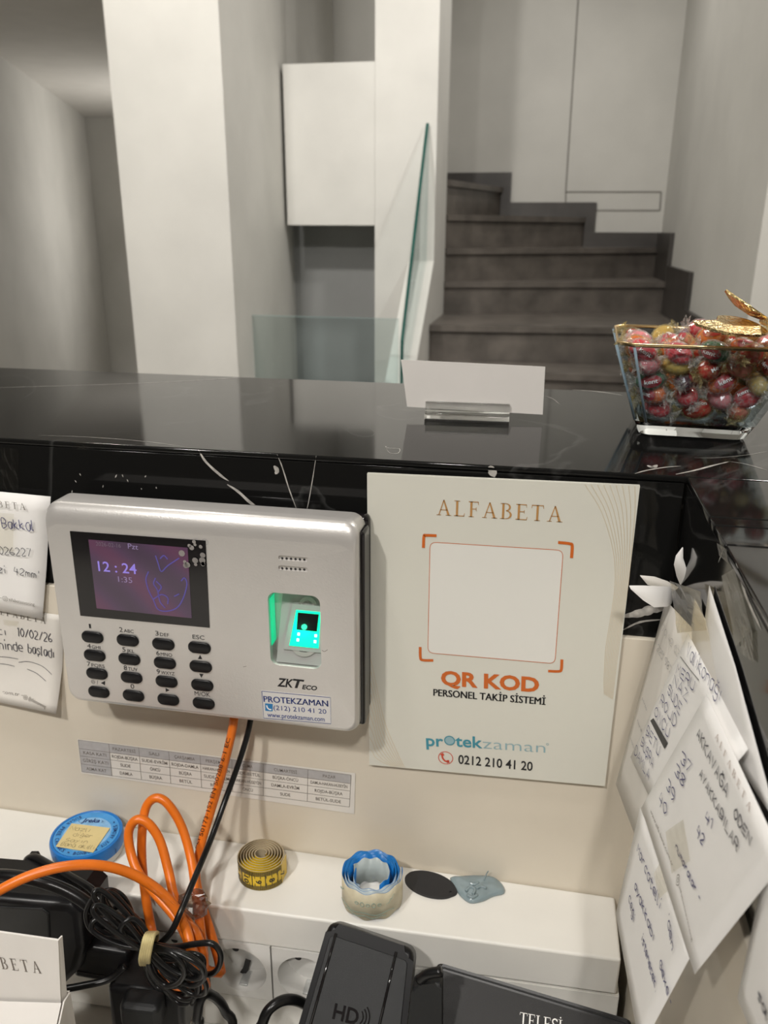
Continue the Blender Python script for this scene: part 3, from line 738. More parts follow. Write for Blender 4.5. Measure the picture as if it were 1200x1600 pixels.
parts = [kt('1', 197, 212, 808, 34), kt('2', 433, 460, 836, 36), kt('ABC', 468, 545, 839, 25), kt('3', 714, 740, 864, 36), kt('DEF', 750, 822, 868, 25), kt('ESC', 1005, 1098, 890, 32),
 kt('4', 183, 211, 962, 34), kt('GHI', 218, 285, 966, 25), kt('5', 457, 482, 990, 34), kt('JKL', 490, 548, 995, 25), kt('6', 722, 748, 1018, 34), kt('MNO', 756, 845, 1022, 25),
 kt('7', 182, 208, 1103, 34), kt('PQRS', 216, 318, 1108, 25), kt('8', 468, 494, 1133, 34), kt('TUV', 502, 575, 1137, 25), kt('9', 725, 751, 1163, 34), kt('WXYZ', 758, 865, 1166, 25),
 kt('0', 522, 550, 1278, 34), kt('M/OK', 1022, 1143, 1332, 32), kt('/', 258, 268, 1246, 30)]
def kp(*q): return poly_data(pl, [(100+a/5, 820+b/5) for a, b in q])
parts += [kp((1046, 1048), (1080, 1050), (1063, 1016)), kp((1056, 1163), (1090, 1166), (1073, 1196)), kp((793, 1275), (795, 1306), (825, 1293)), kp((288, 1236), (320, 1220), (320, 1254))]
cc = pl.at(100+227/5, 820+1228/5)
parts += [ring_data(cc, Vector((1, 0, 0)), Vector((0, 0, 1)), 0.0011, 0.0014, 18), disc_data(cc, Vector((1, 0, 0)), Vector((0, 0, 1)), 0.0004, 10)]
v, f = join(parts); mesh('keypad_lettering', v, f, M_ink, dv)
# maker's logo, drawn as slanted bold letters
v, f = join([text_data('ZK', pl, (433, 1072), (459, 1074.5), 12.5, 0.025, 0.25), text_data('T', pl, (458, 1074), (476, 1076), 13, 0.03, 0.25), text_data('ECO', pl, (472, 1076.5), (495.5, 1079), 6.5, 0.03, 0.2)])
mesh('maker_logo', v, f, M_ink, dv)
# sticker
stk = slab('service_sticker', q3([(408, 1079), (517, 1089), (518, 1132), (411, 1123)], YD-0.0002), (0, 0.00019, 0), mat('sticker_foil', (0.66, 0.65, 0.64), 0.3, metal=0.2, noise=0.03), dv, smooth=False)
pl = PY(YD-0.00035)
M_stblue = mat('sticker_blue', (0.02, 0.045, 0.22), 0.4, noise=0.05)
parts = [text_data('PROTEKZAMAN', pl, (412, 1096.5), (512.5, 1104), 9), text_data('PROTEKZAMAN', pl, (412.6, 1096.5), (513.1, 1104), 9), text_data('(212) 210 41 20', pl, (427.5, 1109), (510, 1115.5), 7), text_data('www.protekzaman.com', pl, (418, 1120), (507.5, 1127.5), 7, 0.008)]
parts.append(line_data(pl, [(409, 1080), (516, 1090), (517, 1131), (412, 1122), (409, 1080)], 0.0004))
v, f = join(parts); mesh('sticker_lettering', v, f, M_stblue, stk)
v, f = poly_data(pl, [(414, 1099), (426, 1100), (426, 1111.5), (414.5, 1110.5)]); mesh('phone_icon', v, f, mat('sticker_icon_blue', (0.02, 0.18, 0.42), 0.4, noise=0.1), stk)
v, f = line_data(PY(YD-0.0005), [(416.5, 1102), (418, 1106), (421, 1108.5), (424, 1108.5)], 0.0009, 4); mesh('handset_icon', v, f, M_paper, stk)
# finger sensor in its recess
x0, x1, z0, z1 = REC
cx_, W_, H_ = (x0+x1)/2, x1-x0, z1-z0
yb_ = YD+0.0124
sb = bmesh.new()
def sv(x, y, z): return sb.verts.new((x, y, z))
# saddle: wedge rising to the bottom, wide silver frame
xa, xb2 = x0+0.006, x1-0.0006
A = [sv(xa, yb_, z1-0.003), sv(xb2, yb_, z1-0.003), sv(xb2, YD+0.0025, z0+0.0008), sv(xa-0.003, YD+0.0025, z0+0.0008), sv(xa-0.003, yb_, z0+0.0008), sv(xb2, yb_, z0+0.0008)]
for ff in ((0, 1, 2, 3), (0, 3, 4), (1, 5, 2), (2, 5, 4, 3), (0, 4, 5, 1)): sb.faces.new([A[i] for i in ff])
frombm('sensor_saddle', sb, M_silver2, dv)
def sad(s, t, off):
    """point on the saddle slope: s 0..1 across, t 0..1 up"""
    p = (A0*(1-s)+A1*s)*t + (A3*(1-s)+A2*s)*(1-t)
    return p + NS*off
A0 = Vector((xa, yb_, z1-0.003)); A1 = Vector((xb2, yb_, z1-0.003)); A2 = Vector((xb2, YD+0.0025, z0+0.0008)); A3 = Vector((xa-0.003, YD+0.0025, z0+0.0008))
NS = (A2-A3).cross(A0-A3).normalized()
if NS.y > 0: NS = -NS
def spoly(name, st_, off, m, th=0.0006):
    return slab(name, [sad(s, t, off) for s, t in st_], NS*-th, m, dv, smooth=False)
spoly('sensor_frame', [(0.14, 0.19), (0.985, 0.19), (0.97, 0.82), (0.28, 0.82)], 0.0012, M_silver2, 0.0012)
spoly('sensor_glow', [(0.27, 0.25), (0.93, 0.25), (0.95, 0.74), (0.37, 0.74)], 0.0016, M_green, 0.0004)
spoly('sensor_window', [(0.42, 0.48), (0.88, 0.48), (0.91, 0.71), (0.42, 0.71)], 0.0021, M_blackg, 0.0004)
for s, t in ((0.47, 0.42), (0.46, 0.34), (0.86, 0.42), (0.85, 0.34)):
    spoly('sensor_led', [(s-0.025, t-0.018), (s+0.025, t-0.018), (s+0.025, t+0.018), (s-0.025, t+0.018)], 0.0021, M_greenw, 0.0004)
v, f = ring_data(sad(0.62, 0.80, 0.0008), Vector((1, 0, 0)), (A0-A3).normalized(), 0.0035, 0.0062, 18, 0.25, PI-0.25); mesh('thumb_arch', v, f, M_silver, dv)
v, f = ring_data(sad(0.60, 0.30, 0.0010), Vector((1, 0, 0)), (A0-A3).normalized(), 0.0062, 0.0090, 18, PI+0.5, 2*PI-0.5); mesh('thumb_arch', v, f, M_silver, dv)
box('glow_side', (x0+0.0002, YD+0.003, z0+0.012), (x0+0.0005, yb_-0.001, z1-0.006), mat('green_glow_side', (0.0, 0.4, 0.2), 0.3, emit=(0.0, 0.36, 0.16), estr=0.9, noise=0.05), dv)
d = bpy.data.lights.new('sensor_light', 'POINT'); d.energy = 0.004; d.color = (0.05, 1, 0.5); d.shadow_soft_size = 0.002
o = bpy.data.objects.new('sensor_light', d); COL.objects.link(o); o.location = sad(0.55, 0.5, 0.006)
# little scuffs
pl = PY(YD-0.0001)
v, f = join([line_data(pl, [(503, 1016), (507, 1018), (512, 1015)], 0.0003, 3), line_data(pl, [(380, 1042), (385, 1041)], 0.0003)]); mesh('scratch', v, f, M_print, dv)
# peeling film at the corner of the screen
parts = []
rs = random.Random(5)
for k in range(15):
    cpt = PY(YD-0.0011).at(rs.uniform(283, 318), rs.uniform(846, 886)); r = rs.uniform(0.0010, 0.0022)
    parts.append(disc_data(cpt, Vector((1, 0, 0)), Vector((0, 0, 1)), r, 9))
v, f = join(parts); mesh('film_bubbles', v, f, mat('film_grey', (0.24, 0.225, 0.215), 0.5, noise=0.2, nscale=90), dv)
ringc = PY(YD-0.0002).at(320, 847)
v, f = ring_data(ringc, Vector((1, 0, 0)), Vector((0, 0, 1)), 0.0018, 0.0022, 20); mesh('film_tab', v, f, M_grey, dv)

# ================================================================== POSTER
YP = -0.0030
ps = thing('wall_sign', 'cream staff tracking sign with orange corner brackets and gold lettering', 'sign', (0.08, YF-0.004, -0.21))
PP = [(573.5, 740), (1000, 759.5), (945, 1228.5), (577, 1195)]
PW = PY(YP)
cs = [PW.at(*q) for q in PP]
slab('sign_board', cs, (0, 0.0030, 0), M_poster, ps, smooth=False)
slab('sign_foot', [Vector((cs[3].x+0.01, 0.0002, cs[3].z+0.02)), Vector((cs[2].x-0.01, 0.0002, cs[2].z+0.02)), Vector((cs[2].x-0.01, 0.0002, cs[2].z+0.1)), Vector((cs[3].x+0.01, 0.0002, cs[3].z+0.1))], (0, 0.0006, 0), M_poster, ps, smooth=False)
pl = PY(YP-0.0002)
def rquad(P, r=0.12, n=4):
    out = []
    for i in range(4):
        a, b, c_ = Vector(P[i-1]), Vector(P[i]), Vector(P[(i+1) % 4])
        la = (a-b).normalized(); lc = (c_-b).normalized()
        p0 = b+la*r; p1 = b+lc*r
        for k in range(n+1):
            t = k/n; out.append((1-t)**2*p0+2*t*(1-t)*b+t*t*p1)
    return out
qr = rquad([pl.at(672, 847), pl.at(880, 860), pl.at(867, 1037), pl.at(668.5, 1020)], 0.004)
mesh('blank_field', qr, [tuple(range(len(qr)))], M_qrbox, ps)
pl = PY(YP-0.0003)
o = rquad([pl.at(672, 847), pl.at(880, 860), pl.at(867, 1037), pl.at(668.5, 1020)], 0.004); o.append(o[0])
v, f = ribbon_data(o, 0.00035, pl.n); mesh('field_outline', v, f, M_orink, ps)
for arm in ([(661.5, 856), (662.5, 838), (666, 836.5), (682, 837)], [(872, 847.5), (890, 849.5), (894, 853), (893, 872)], [(656.5, 1011), (657, 1028), (661, 1031.5), (677, 1032)], [(856.5, 1048.5), (873, 1049), (877, 1046), (878, 1030.5)]):
    v, f = line_data(pl, arm, 0.0018, 5); mesh('corner_bracket', v, f, M_orink, ps)
v, f = serif_data('ALFABETA', pl, (682, 804.5), (877.5, 816), 24, 0.20); mesh('title_lettering', v, f, M_gold, ps)
text('heading_lettering', 'QR KOD', pl, (689, 1069.5), (842, 1081), 21, M_orink, ps, 0.036)
v, f = join([text_data('PERSONEL TAKİP SİSTEMİ', pl, (677+d_, 1087), (851.5+d_, 1101.5), 10.6) for d_ in (0, 0.45, 0.9)]); mesh('subheading_lettering', v, f, M_ink, ps)
v, f = join([text_data('pr', pl, (666, 1165), (693, 1166.5), 17, 0.02), text_data('tek', pl, (711.5, 1166), (754, 1169), 17, 0.018)]); mesh('logo_lettering', v, f, M_teal, ps)
cc = pl.at(702.5, 1157); v, f = disc_data(cc, Vector((1, 0, 0)), Vector((0, 0, 1)), 0.0036, 28); mesh('logo_globe', v, f, M_teal2, ps)
v, f = ring_data(cc+Vector((0, -0.0001, 0)), Vector((1, 0, 0)), Vector((0, 0, 1)), 0.0030, 0.0037, 28); mesh('logo_globe_ring', v, f, M_teal, ps)
text('logo_lettering', 'zaman', pl, (754.5, 1169.5), (852, 1176.5), 16.5, M_teal2, ps, -0.012)
cc = pl.at(855.5, 1163); v, f = ring_data(cc, Vector((1, 0, 0)), Vector((0, 0, 1)), 0.0006, 0.0009, 14); mesh('registered_mark', v, f, M_teal2, ps)
cc = pl.at(696.3, 1184.3)
v, f = ring_data(cc, Vector((1, 0, 0)), Vector((0, 0, 1)), 0.0046, 0.0051, 32); mesh('phone_ring', v, f, M_redink, ps)
hs = smooth_path([pl.at(691, 1178.5), pl.at(691.5, 1184), pl.at(695.5, 1189), pl.at(701, 1190.5)], 4)
a, b = ribbon_data(hs, 0.0012, pl.n)
c1 = ribbon_data([pl.at(689.8, 1177.5), pl.at(692.5, 1181)], 0.0022, pl.n); c2 = ribbon_data([pl.at(698, 1190), pl.at(702, 1189.8)], 0.0022, pl.n)
v, f = join([(a, b), c1, c2]); mesh('handset_icon', v, f, M_redink, ps)
text('phone_number_lettering', '0212 210 41 20', pl, (716, 1193), (832, 1204.5), 13.5, M_ink, ps, 0.016)
parts = []
for k in range(9):
    t = k/8
    v, f = line_data(pl, [(914+78*t, 757+2.2*t), (940+52*t, 800), (958+29*t, 860), (961+21*t, 912), (955+19*t, 960), (947+20*t, 1010), (944+17*t, 1055), (944+13*t, 1085+8*t)], 0.00017, 4)
    mesh('wave_line', v, f, M_goldln, ps)
for k in range(9):
    t = k/8
    v, f = line_data(pl, [(577, 1020+150*t), (588-6*t, 1070+105*t), (600-14*t, 1125+58*t), (618-22*t, 1170+20*t), (632-20*t, 1199-1.5*t)], 0.00022, 4)
    mesh('wave_line', v, f, M_goldln, ps)

# ================================================================== SHIFT TABLE SHEET
YS = YF-0.0034
sh_ = thing('shift_table', 'paper weekly shift table taped under the terminal', 'paper sheet', (-0.09, YS, -0.24))
slab('sheet', q3([(121, 1155), (555, 1208.5), (553.5, 1272), (127, 1208)], YS-0.0002), (0, 0.0002, 0), M_paper2, sh_, smooth=False)
pl = PY(YS-0.0004)
TL, TR, BR, BL = (122, 1156), (548.5, 1211), (546, 1261), (128, 1206)
def tb(s, t):
    return tuple((TL[i]*(1-s)+TR[i]*s)*(1-t)+(BL[i]*(1-s)+BR[i]*s)*t for i in (0, 1))
CX = [0, 0.112, 0.222, 0.332, 0.447, 0.563, 0.678, 0.842, 1.0]; RY = [0, 0.27, 0.5, 0.75, 1.0]
v, f = join([poly_data(pl, [tb(CX[0], 0), tb(1, 0), tb(1, RY[1]), tb(0, RY[1])]), poly_data(pl, [tb(0, RY[1]), tb(CX[1], RY[1]), tb(CX[1], 1), tb(0, 1)])])
mesh('header_shading', v, f, M_grey, sh_)
pl = PY(YS-0.0005)
parts = [line_data(pl, [tb(x, 0), tb(x, 1)], 0.0003) for x in CX]+[line_data(pl, [tb(0, y), tb(1, y)], 0.0003) for y in RY]
v, f = join(parts); mesh('table_rules', v, f, M_print, sh_)
cells = [['', 'PAZARTESİ', 'SALI', 'ÇARŞAMBA', 'PERŞEMBE', 'CUMA', 'CUMARTESİ', 'PAZAR'], ['KASA KATI', 'ROJDA-BÜŞRA', 'SUDE-EVRİM', 'ROJDA-DAMLA', 'HAKAN-HÜSEYİN', 'SUDE-BETÜL', 'BÜŞRA-ÖNCÜ', 'DAMLA-HAKAN-HÜSEYİN'], ['GİRİŞ KATI', 'SUDE', 'ÖNCÜ', 'BÜŞRA', 'SUDE-EVRİM', 'HAKAN-HÜSEYİN', 'DAMLA-EVRİM', 'ROJDA-BÜŞRA'], ['ASMA KAT', 'DAMLA', 'BÜŞRA', 'BETÜL', 'ROJDA', 'ÖNCÜ', 'SUDE', 'BETÜL-SUDE']]
parts = []
for r_, row in enumerate(cells):
    for c_, s in enumerate(row):
        if not s: continue
        tcx = (CX[c_]+CX[c_+1])/2; cw = CX[c_+1]-CX[c_]; wd = min(cw*0.86, 0.0094*len(s)); tv = (RY[r_]*0.32+RY[r_+1]*0.68)
        parts.append(text_data(s, pl, tb(tcx-wd/2, tv), tb(tcx+wd/2, tv), 4.6, 0.006))
v, f = join(parts); mesh('table_lettering', v, f, M_print, sh_)

# ================================================================== LEFT NOTES
def sheet(name, label, pl, uvs, m, cat='paper note', th=0.00025, bulge=0.0, curl=None, nu=8, nv=8, group=None):
    """bilinear sheet through four picked corners TL TR BR BL, bulging along the plane normal"""
    P = [q if isinstance(q, Vector) else pl.at(*q) for q in uvs]; V = []; Fs = []
    for side in (0, 1):
        for j in range(nv+1):
            for i in range(nu+1):
                s, t = i/nu, j/nv
                p = (P[0]*(1-s)+P[1]*s)*(1-t)+(P[3]*(1-s)+P[2]*s)*t
                p = p+pl.n*(bulge*math.sin(PI*s)*math.sin(PI*t))
                if curl: p = p+curl(s, t)
                V.append(p-pl.n*(th*side))
    N = (nu+1)*(nv+1)
    for j in range(nv):
        for i in range(nu):
            a = j*(nu+1)+i
            Fs.append((a, a+nu+1, a+nu+2, a+1)); Fs.append((N+a, N+a+1, N+a+nu+2, N+a+nu+1))
    b = [i for i in range(nu+1)]+[j*(nu+1)+nu for j in range(1, nv+1)]+[nv*(nu+1)+i for i in range(nu-1, -1, -1)]+[j*(nu+1) for j in range(nv-1, 0, -1)]
    for k in range(len(b)): Fs.append((b[k], b[(k+1) % len(b)], N+b[(k+1) % len(b)], N+b[k]))
    c = sum(P, Vector())/4
    t_ = thing(name, label, cat, (c.x, c.y, min(p.z for p in P)), group)
    mesh('sheet', V, Fs, m, t_, True)
    return t_
YN = YF-0.0038
n2 = sheet('handwritten_note', 'lower white letterhead note dated 10/02/26 with a curled corner, left of the terminal', PY(YN), [(-170, 925), (100, 962), (96, 1096), (-170, 1075)], M_paper2, curl=lambda s, t: Vector((0, -0.010*max(0, t-0.55)**1.5*(0.3+s)*2.2, -0.0055*max(0, s-0.62)*2.6*max(0, t-0.7)*3.3)), nu=14, nv=14)
PN2 = [PY(YN).at(*q) for q in ((-170, 925), (100, 962), (96, 1096), (-170, 1075))]
def n2wrap(vf):
    out = []
    for p in vf[0]:
        sx = (p.x-PN2[0].x)/(PN2[1].x-PN2[0].x); z1_ = PN2[0].z*(1-sx)+PN2[1].z*sx; z0_ = PN2[3].z*(1-sx)+PN2[2].z*sx
        tt = (z1_-p.z)/(z1_-z0_)
        out.append(Vector((p.x, YN-0.010*max(0, tt-0.55)**1.5*(0.3+sx)*2.2-0.0004, p.z)))
    return out, vf[1]
pl = PY(YN-0.0006)
v, f = n2wrap(serif_data('ALFABETA', pl, (-12, 958), (71, 975), 9.5, 0.34)); mesh('letterhead', v, f, M_print, n2)
for vf in (hand_data('cı', pl, (-4, 991), (12, 993), 11, 0.0005), hand_data('10/02/26', pl, (28, 994), (83, 1004), 13, 0.0006), hand_data('hinde', pl, (-1, 1014), (38, 1018), 13, 0.0006), hand_data('başladı', pl, (44, 1019), (86, 1028), 13, 0.0006)):
    v, f = n2wrap(vf); mesh('handwriting', v, f, M_pen2, n2)
for uvs in ([(-10, 1026), (10, 1027), (28, 1030)], [(29, 1035), (45, 1034), (66, 1041), (82, 1053)], [(-10, 1036), (10, 1038), (23, 1041)], [(43, 1045), (58, 1051), (74, 1062)]):
    v, f = n2wrap(line_data(pl, uvs, 0.0004, 4)); mesh('pen_line', v, f, M_pen2, n2)
v, f = n2wrap(join([text_data('www.alfa-beta.com.tr -', pl, (-52, 1072), (42, 1083), 4.5), text_data('@alfabetaevening', pl, (51, 1087), (80, 1098), 4.5), insta_data(pl, (46, 1084), 0.003)])); mesh('footer_print', v, f, M_print, n2)
n1 = sheet('handwritten_note', 'upper white letterhead note with phone digits, taped left of the terminal', PY(YN-0.0016), [(-170, 752), (79, 776), (68, 966), (-170, 922)], M_paper, bulge=0.0015, curl=lambda s, t: Vector((0, -0.004*max(0, t-0.6)*s, 0)))
pl = PY(YN-0.0040)
v, f = serif_data('ALFABETA', pl, (-49, 788), (40, 797), 10, 0.34); mesh('letterhead', v, f, M_print, n1)
v, f = join([hand_data('Bakkal', pl, (4, 825), (56, 829), 15, 0.0006, 0.4)]); mesh('handwriting', v, f, M_pen, n1)
v, f = join([hand_data('026227', pl, (-1, 866), (52, 870), 12, 0.0005), hand_data('zi', pl, (-2, 894), (11, 896), 10, 0.0005), hand_data("42mm'", pl, (22, 896), (64, 905), 10, 0.0005)]); mesh('handwriting', v, f, M_pen2, n1)
pl = PY(YN-0.0052)
v, f = join([text_data('alfabetaevening', pl, (14, 939), (54, 947), 5), insta_data(pl, (8, 935.5), 0.0034), line_data(pl, [(0, 934), (3, 934.5)], 0.0003)]); mesh('footer_print', v, f, M_print, n1)
# tape pieces
def tape_piece(label, pl, uvs, group=None, amp=0.0004, m=None):
    P = [pl.at(*q) for q in uvs]; V = []; Fs = []; rnd = random.Random(label); n = 6
    for j in range(n+1):
        for i in range(n+1):
            s, t = i/n, j/n
            p = (P[0]*(1-s)+P[1]*s)*(1-t)+(P[3]*(1-s)+P[2]*s)*t
            V.append(p+pl.n*rnd.uniform(0, amp))
    for j in range(n):
        for i in range(n):
            a = j*(n+1)+i; Fs.append((a, a+n+1, a+n+2, a+1))
    o = mesh('adhesive_tape', V, Fs, m or M_tape, None, False)
    return tag(o, label, 'tape', group)
tape_piece('wrinkled clear tape strip above the upper left note', PY(YF-0.0003), [(2, 698), (30, 702), (30, 768), (0, 766)], amp=0.0016)
tape_piece('clear tape over the top of the upper left note', PY(YN-0.0049), [(-12, 800), (22, 803), (20, 862), (-12, 858)], amp=0.0002)
tape_piece('clear tape over the top of the lower left note', PY(YN-0.0016), [(5, 968), (30, 971), (26, 978), (6, 976)], amp=0.0002)
tape_piece('small clear tape scrap on the counter edge above the terminal', PY(YF-0.0002), [(118, 689), (138, 690), (139, 703), (120, 702)], amp=0.0003)

# ================================================================== COUNTER TOP OBJECTS
# place card in an acrylic holder
hd = thing('card_holder', 'clear acrylic block holding the blank card', 'card holder', (0.048, 0.13, ZT))
ax = Vector((0.0618, 0.0024, 0)).normalized(); ay = Vector((-ax.y, ax.x, 0))
O = Vector((0.0174, 0.1206, ZT))
def hb(name, x0, x1, y0, y1, z0, z1, m, par, bev):
    M = Matrix(((ax.x, ay.x, 0, O.x), (ax.y, ay.y, 0, O.y), (0, 0, 1, O.z), (0, 0, 0, 1)))
    return box(name, (x0, y0, z0), (x1, y1, z1), m, par, bev, 2, M)
hb('base', 0, 0.0625, 0.0, 0.0215, 0.0003, 0.0046, M_acryl, hd, 0.0005)
hb('front_lip', 0, 0.0625, 0.0060, 0.0088, 0.0047, 0.0120, M_acryl, hd, 0.0005)
hb('rear_lip', 0, 0.0625, 0.0102, 0.0130, 0.0047, 0.0120, M_acryl, hd, 0.0005)
PC = Plane(O+ay*0.0095, -ay)
cdpts = [PC.at(626.5, 562), PC.at(852, 573), PC.at(848, 648), PC.at(636, 635.5)]
zmin = ZT+0.0047
cdpts[3].z = max(cdpts[3].z, zmin); cdpts[2].z = max(cdpts[2].z, zmin)
card = slab('place_card', cdpts, ay*0.0005, M_pwhite, None, smooth=False)
tag(card, 'blank white card standing in the acrylic holder on the counter', 'card')

# candy bowl
BC = Vector((0.2055, 0.1335, ZT)); BH = 0.0635
rotb = math.radians(-3)
def bring(hw, z, ch):
    P = []
    for (sx, sy) in ((1, 1), (-1, 1), (-1, -1), (1, -1)):
        a = (sx*hw, sy*(hw-ch)); b = (sx*(hw-ch), sy*hw)
        seq = (a, b) if sx*sy > 0 else (b, a)
        for t in (0, 0.33, 0.67, 1):
            x = seq[0][0]*(1-t)+seq[1][0]*t; y = seq[0][1]*(1-t)+seq[1][1]*t
            k = 1+0.10*ch/hw*math.sin(PI*t)
            P.append((x*k, y*k))
    c, s = math.cos(rotb), math.sin(rotb)
    off = (z/BH)*0.003
    return [Vector((BC.x+off+x*c-y*s, BC.y+x*s+y*c, ZT+z)) for x, y in P]
bw = thing('glass_bowl', 'flared square glass bowl with gold rim full of wrapped candies', 'bowl', BC)
bm = bmesh.new()
lev = [(0.0392, 0.0108, 0.007), (0.0590, BH, 0.011), (0.0560, BH, 0.010), (0.0362, 0.0128, 0.006), (0.0325, 0.0108, 0.005)]
L_ = [[bm.verts.new(p) for p in bring(*l)] for l in lev]
for a, b in zip(L_[:-1], L_[1:]):
    n = len(a)
    for k in range(n): bm.faces.new((a[k], a[(k+1) % n], b[(k+1) % n], b[k]))
bm.faces.new(L_[0][::-1]); bm.faces.new(L_[-1])
frombm('bowl_body', bm, M_bowl, bw, True, 0.55)
bm = bmesh.new()
L_ = [[bm.verts.new(p) for p in bring(*l)] for l in [(0.0325, 0.0003, 0.006), (0.0345, 0.0012, 0.006), (0.0390, 0.0105, 0.007), (0.0330, 0.0105, 0.006), (0.0310, 0.0085, 0.006)]]
for a, b in zip(L_[:-1], L_[1:]):
    n = len(a)
    for k in range(n): bm.faces.new((a[k], a[(k+1) % n], b[(k+1) % n], b[k]))
bm.faces.new(L_[0][::-1]); bm.faces.new(L_[-1])
frombm('bowl_foot', bm, M_glass, bw, True, 0.55)
lo_, hi_ = bring(0.0386, 0.0105, 0.007), bring(0.0586, BH-0.001, 0.011)
M_gcorner = mat('bowl_glass_corner', (0.42, 0.56, 0.66), 0.08, noise=0.3, nscale=25, trans=0.5)
for k in (4, 7, 8, 11):
    v, f = tube_data([lo_[k], lo_[k]*0.5+hi_[k]*0.5, hi_[k]], 0.0009, 8); mesh('bowl_corner', v, f, M_gcorner, bw, True)
rim = bring(0.0576, BH+0.0006, 0.0105)
v, f = tube_data(rim, 0.0014, 8, True, 0.5); mesh('gold_rim', v, f, M_goldrim, bw, True)

# candies: proto parts in local space
def ellipsoid(rx, ry, rz, nu=14, nv=8):
    V = [Vector((0, 0, rz))]; Fs = []
    for j in range(1, nv):
        th = PI*j/nv
        for i in range(nu):
            ph = 2*PI*i/nu; V.append(Vector((rx*math.sin(th)*math.cos(ph), ry*math.sin(th)*math.sin(ph), rz*math.cos(th))))
    V.append(Vector((0, 0, -rz))); e = len(V)-1
    for i in range(nu):
        Fs.append((0, 1+i, 1+(i+1) % nu)); Fs.append((e, 1+(nv-2)*nu+(i+1) % nu, 1+(nv-2)*nu+i))
    for j in range(nv-2):
        for i in range(nu):
            a = 1+j*nu+i; b = 1+j*nu+(i+1) % nu
            Fs.append((a, a+nu, b+nu, b))
    return V, Fs
def local_mesh(name, V, Fs, m, smooth=True):
    me = bpy.data.meshes.new(name); me.from_pydata([tuple(p) for p in V], [], Fs); me.materials.append(m)
    if smooth: me.polygons.foreach_set('use_smooth', [True]*len(me.polygons))
    me.update(); return me
CR = (0.0098, 0.0068, 0.0062)
def wrapper_mesh(seed, m):
    rnd = random.Random(seed)
    V, Fs = ellipsoid(CR[0]*1.10, CR[1]*1.12, CR[2]*1.14, 14, 8)
    V = [p*(1+rnd.uniform(-0.03, 0.05)) for p in V]
    parts = [(V, Fs)]
    for s in (-1, 1):
        n = 12; rv = []; ff = []
        for j, (x, r) in enumerate(((0.0095, 0.0024), (0.0108, 0.0014), (0.0128, 0.0036), (0.0150, 0.0056))):
            for k in range(n):
                a = 2*PI*k/n; q = r*(1+(0.35 if k % 2 else -0.35)*(j/3))
                rv.append(Vector((s*(x+rnd.uniform(-0.0008, 0.0008)*j/2), q*math.cos(a), 0.55*q*math.sin(a)+rnd.uniform(-0.0006, 0.0006)*j)))
        for j in range(3):
            for k in range(n): ff.append((j*n+k, j*n+(k+1) % n, (j+1)*n+(k+1) % n, (j+1)*n+k))
        parts.append((rv, ff))
    v, f = join(parts)
    return local_mesh('wrapper', v, f, m, False)
COLS = [('red', (0.62, 0.020, 0.035)), ('green', (0.040, 0.17, 0.07)), ('orange', (0.80, 0.17, 0.025)), ('dark purple', (0.14, 0.03, 0.075)), ('pink', (0.75, 0.22, 0.25)), ('amber yellow', (0.66, 0.48, 0.17))]
candy_me = {}; sweets_m = {}
for cn, cc_ in COLS:
    mm = mat('candy_'+cn.replace(' ', '_'), cc_, 0.16, noise=0.25, nscale=120, coat=0.4)
    v, f = ellipsoid(*CR); candy_me[cn] = local_mesh('sweet', v, f, mm)
wraps = [wrapper_mesh(k, (M_wrap, M_wrapg)[k % 2]) for k in range(6)]
# red oval label curved over the sweet + its white word
M_lred = mat('candy_label_red', (0.50, 0.008, 0.028), 0.3, noise=0.08, nscale=100)
def on_sweet(x, y, off):
    q = max(0.02, 1-(x/CR[0])**2-(y/CR[1])**2)
    return Vector((x, y, CR[2]*math.sqrt(q)*1.04+off))
def label_mesh():
    V = []; Fs = []; n = 20; rings_ = (0.0, 0.34, 0.67, 1.0)
    V.append(on_sweet(0, 0, 0.0004))
    for r_ in rings_[1:]:
        for k in range(n):
            a = 2*PI*k/n; V.append(on_sweet(0.0070*r_*math.cos(a), 0.0042*r_*math.sin(a), 0.0004))
    for k in range(n): Fs.append((0, 1+k, 1+(k+1) % n))
    for j in range(2):
        for k in range(n): Fs.append((1+j*n+k, 1+(j+1)*n+k, 1+(j+1)*n+(k+1) % n, 1+j*n+(k+1) % n))
    return local_mesh('label', V, Fs, M_lred)
lab_me = label_mesh()
def word_mesh(s, wd, h):
    V, Fs = glyphs(s, 0.02)
    return local_mesh('lettering', [on_sweet((x-0.5)*wd, y*h-h*0.42, 0.0012) for x, y in V], Fs, mat('candy_lettering_white', (0.85, 0.82, 0.80), 0.4, noise=0.02), False)
words = [word_mesh('kent', 0.0088, 0.0028), word_mesh('Meybon', 0.0118, 0.0026)]
rnd = random.Random(11)
used = []
def candy(p, cn, up, spin, lab, wi, word=0):
    q = Vector(up).normalized().to_track_quat('Z', 'Y') @ Quaternion((0, 0, 1), spin)
    t_ = thing('wrapped_candy', '%s hard candy twisted in clear wrapper in the glass bowl' % cn, 'candy', p, 'wrapped candies in the glass bowl, %s' % cn, rot=q)
    for nm, me in (('sweet', candy_me[cn]), ('wrapper', wraps[wi])):
        o = bpy.data.objects.new(nm, me); COL.objects.link(o); o.parent = t_
    if lab:
        o = bpy.data.objects.new('label', lab_me); COL.objects.link(o); o.parent = t_
        o2 = bpy.data.objects.new('lettering', words[word]); COL.objects.link(o2); o2.parent = o
CAMD = (CAM-BC).normalized()
def inside(z): return 0.0345+(0.056-0.0345)*(z-0.0125)/(BH-0.0125)-0.0105
layer_z = [0.0180, 0.0285, 0.039, 0.0495, 0.059, 0.0675]
k = 0
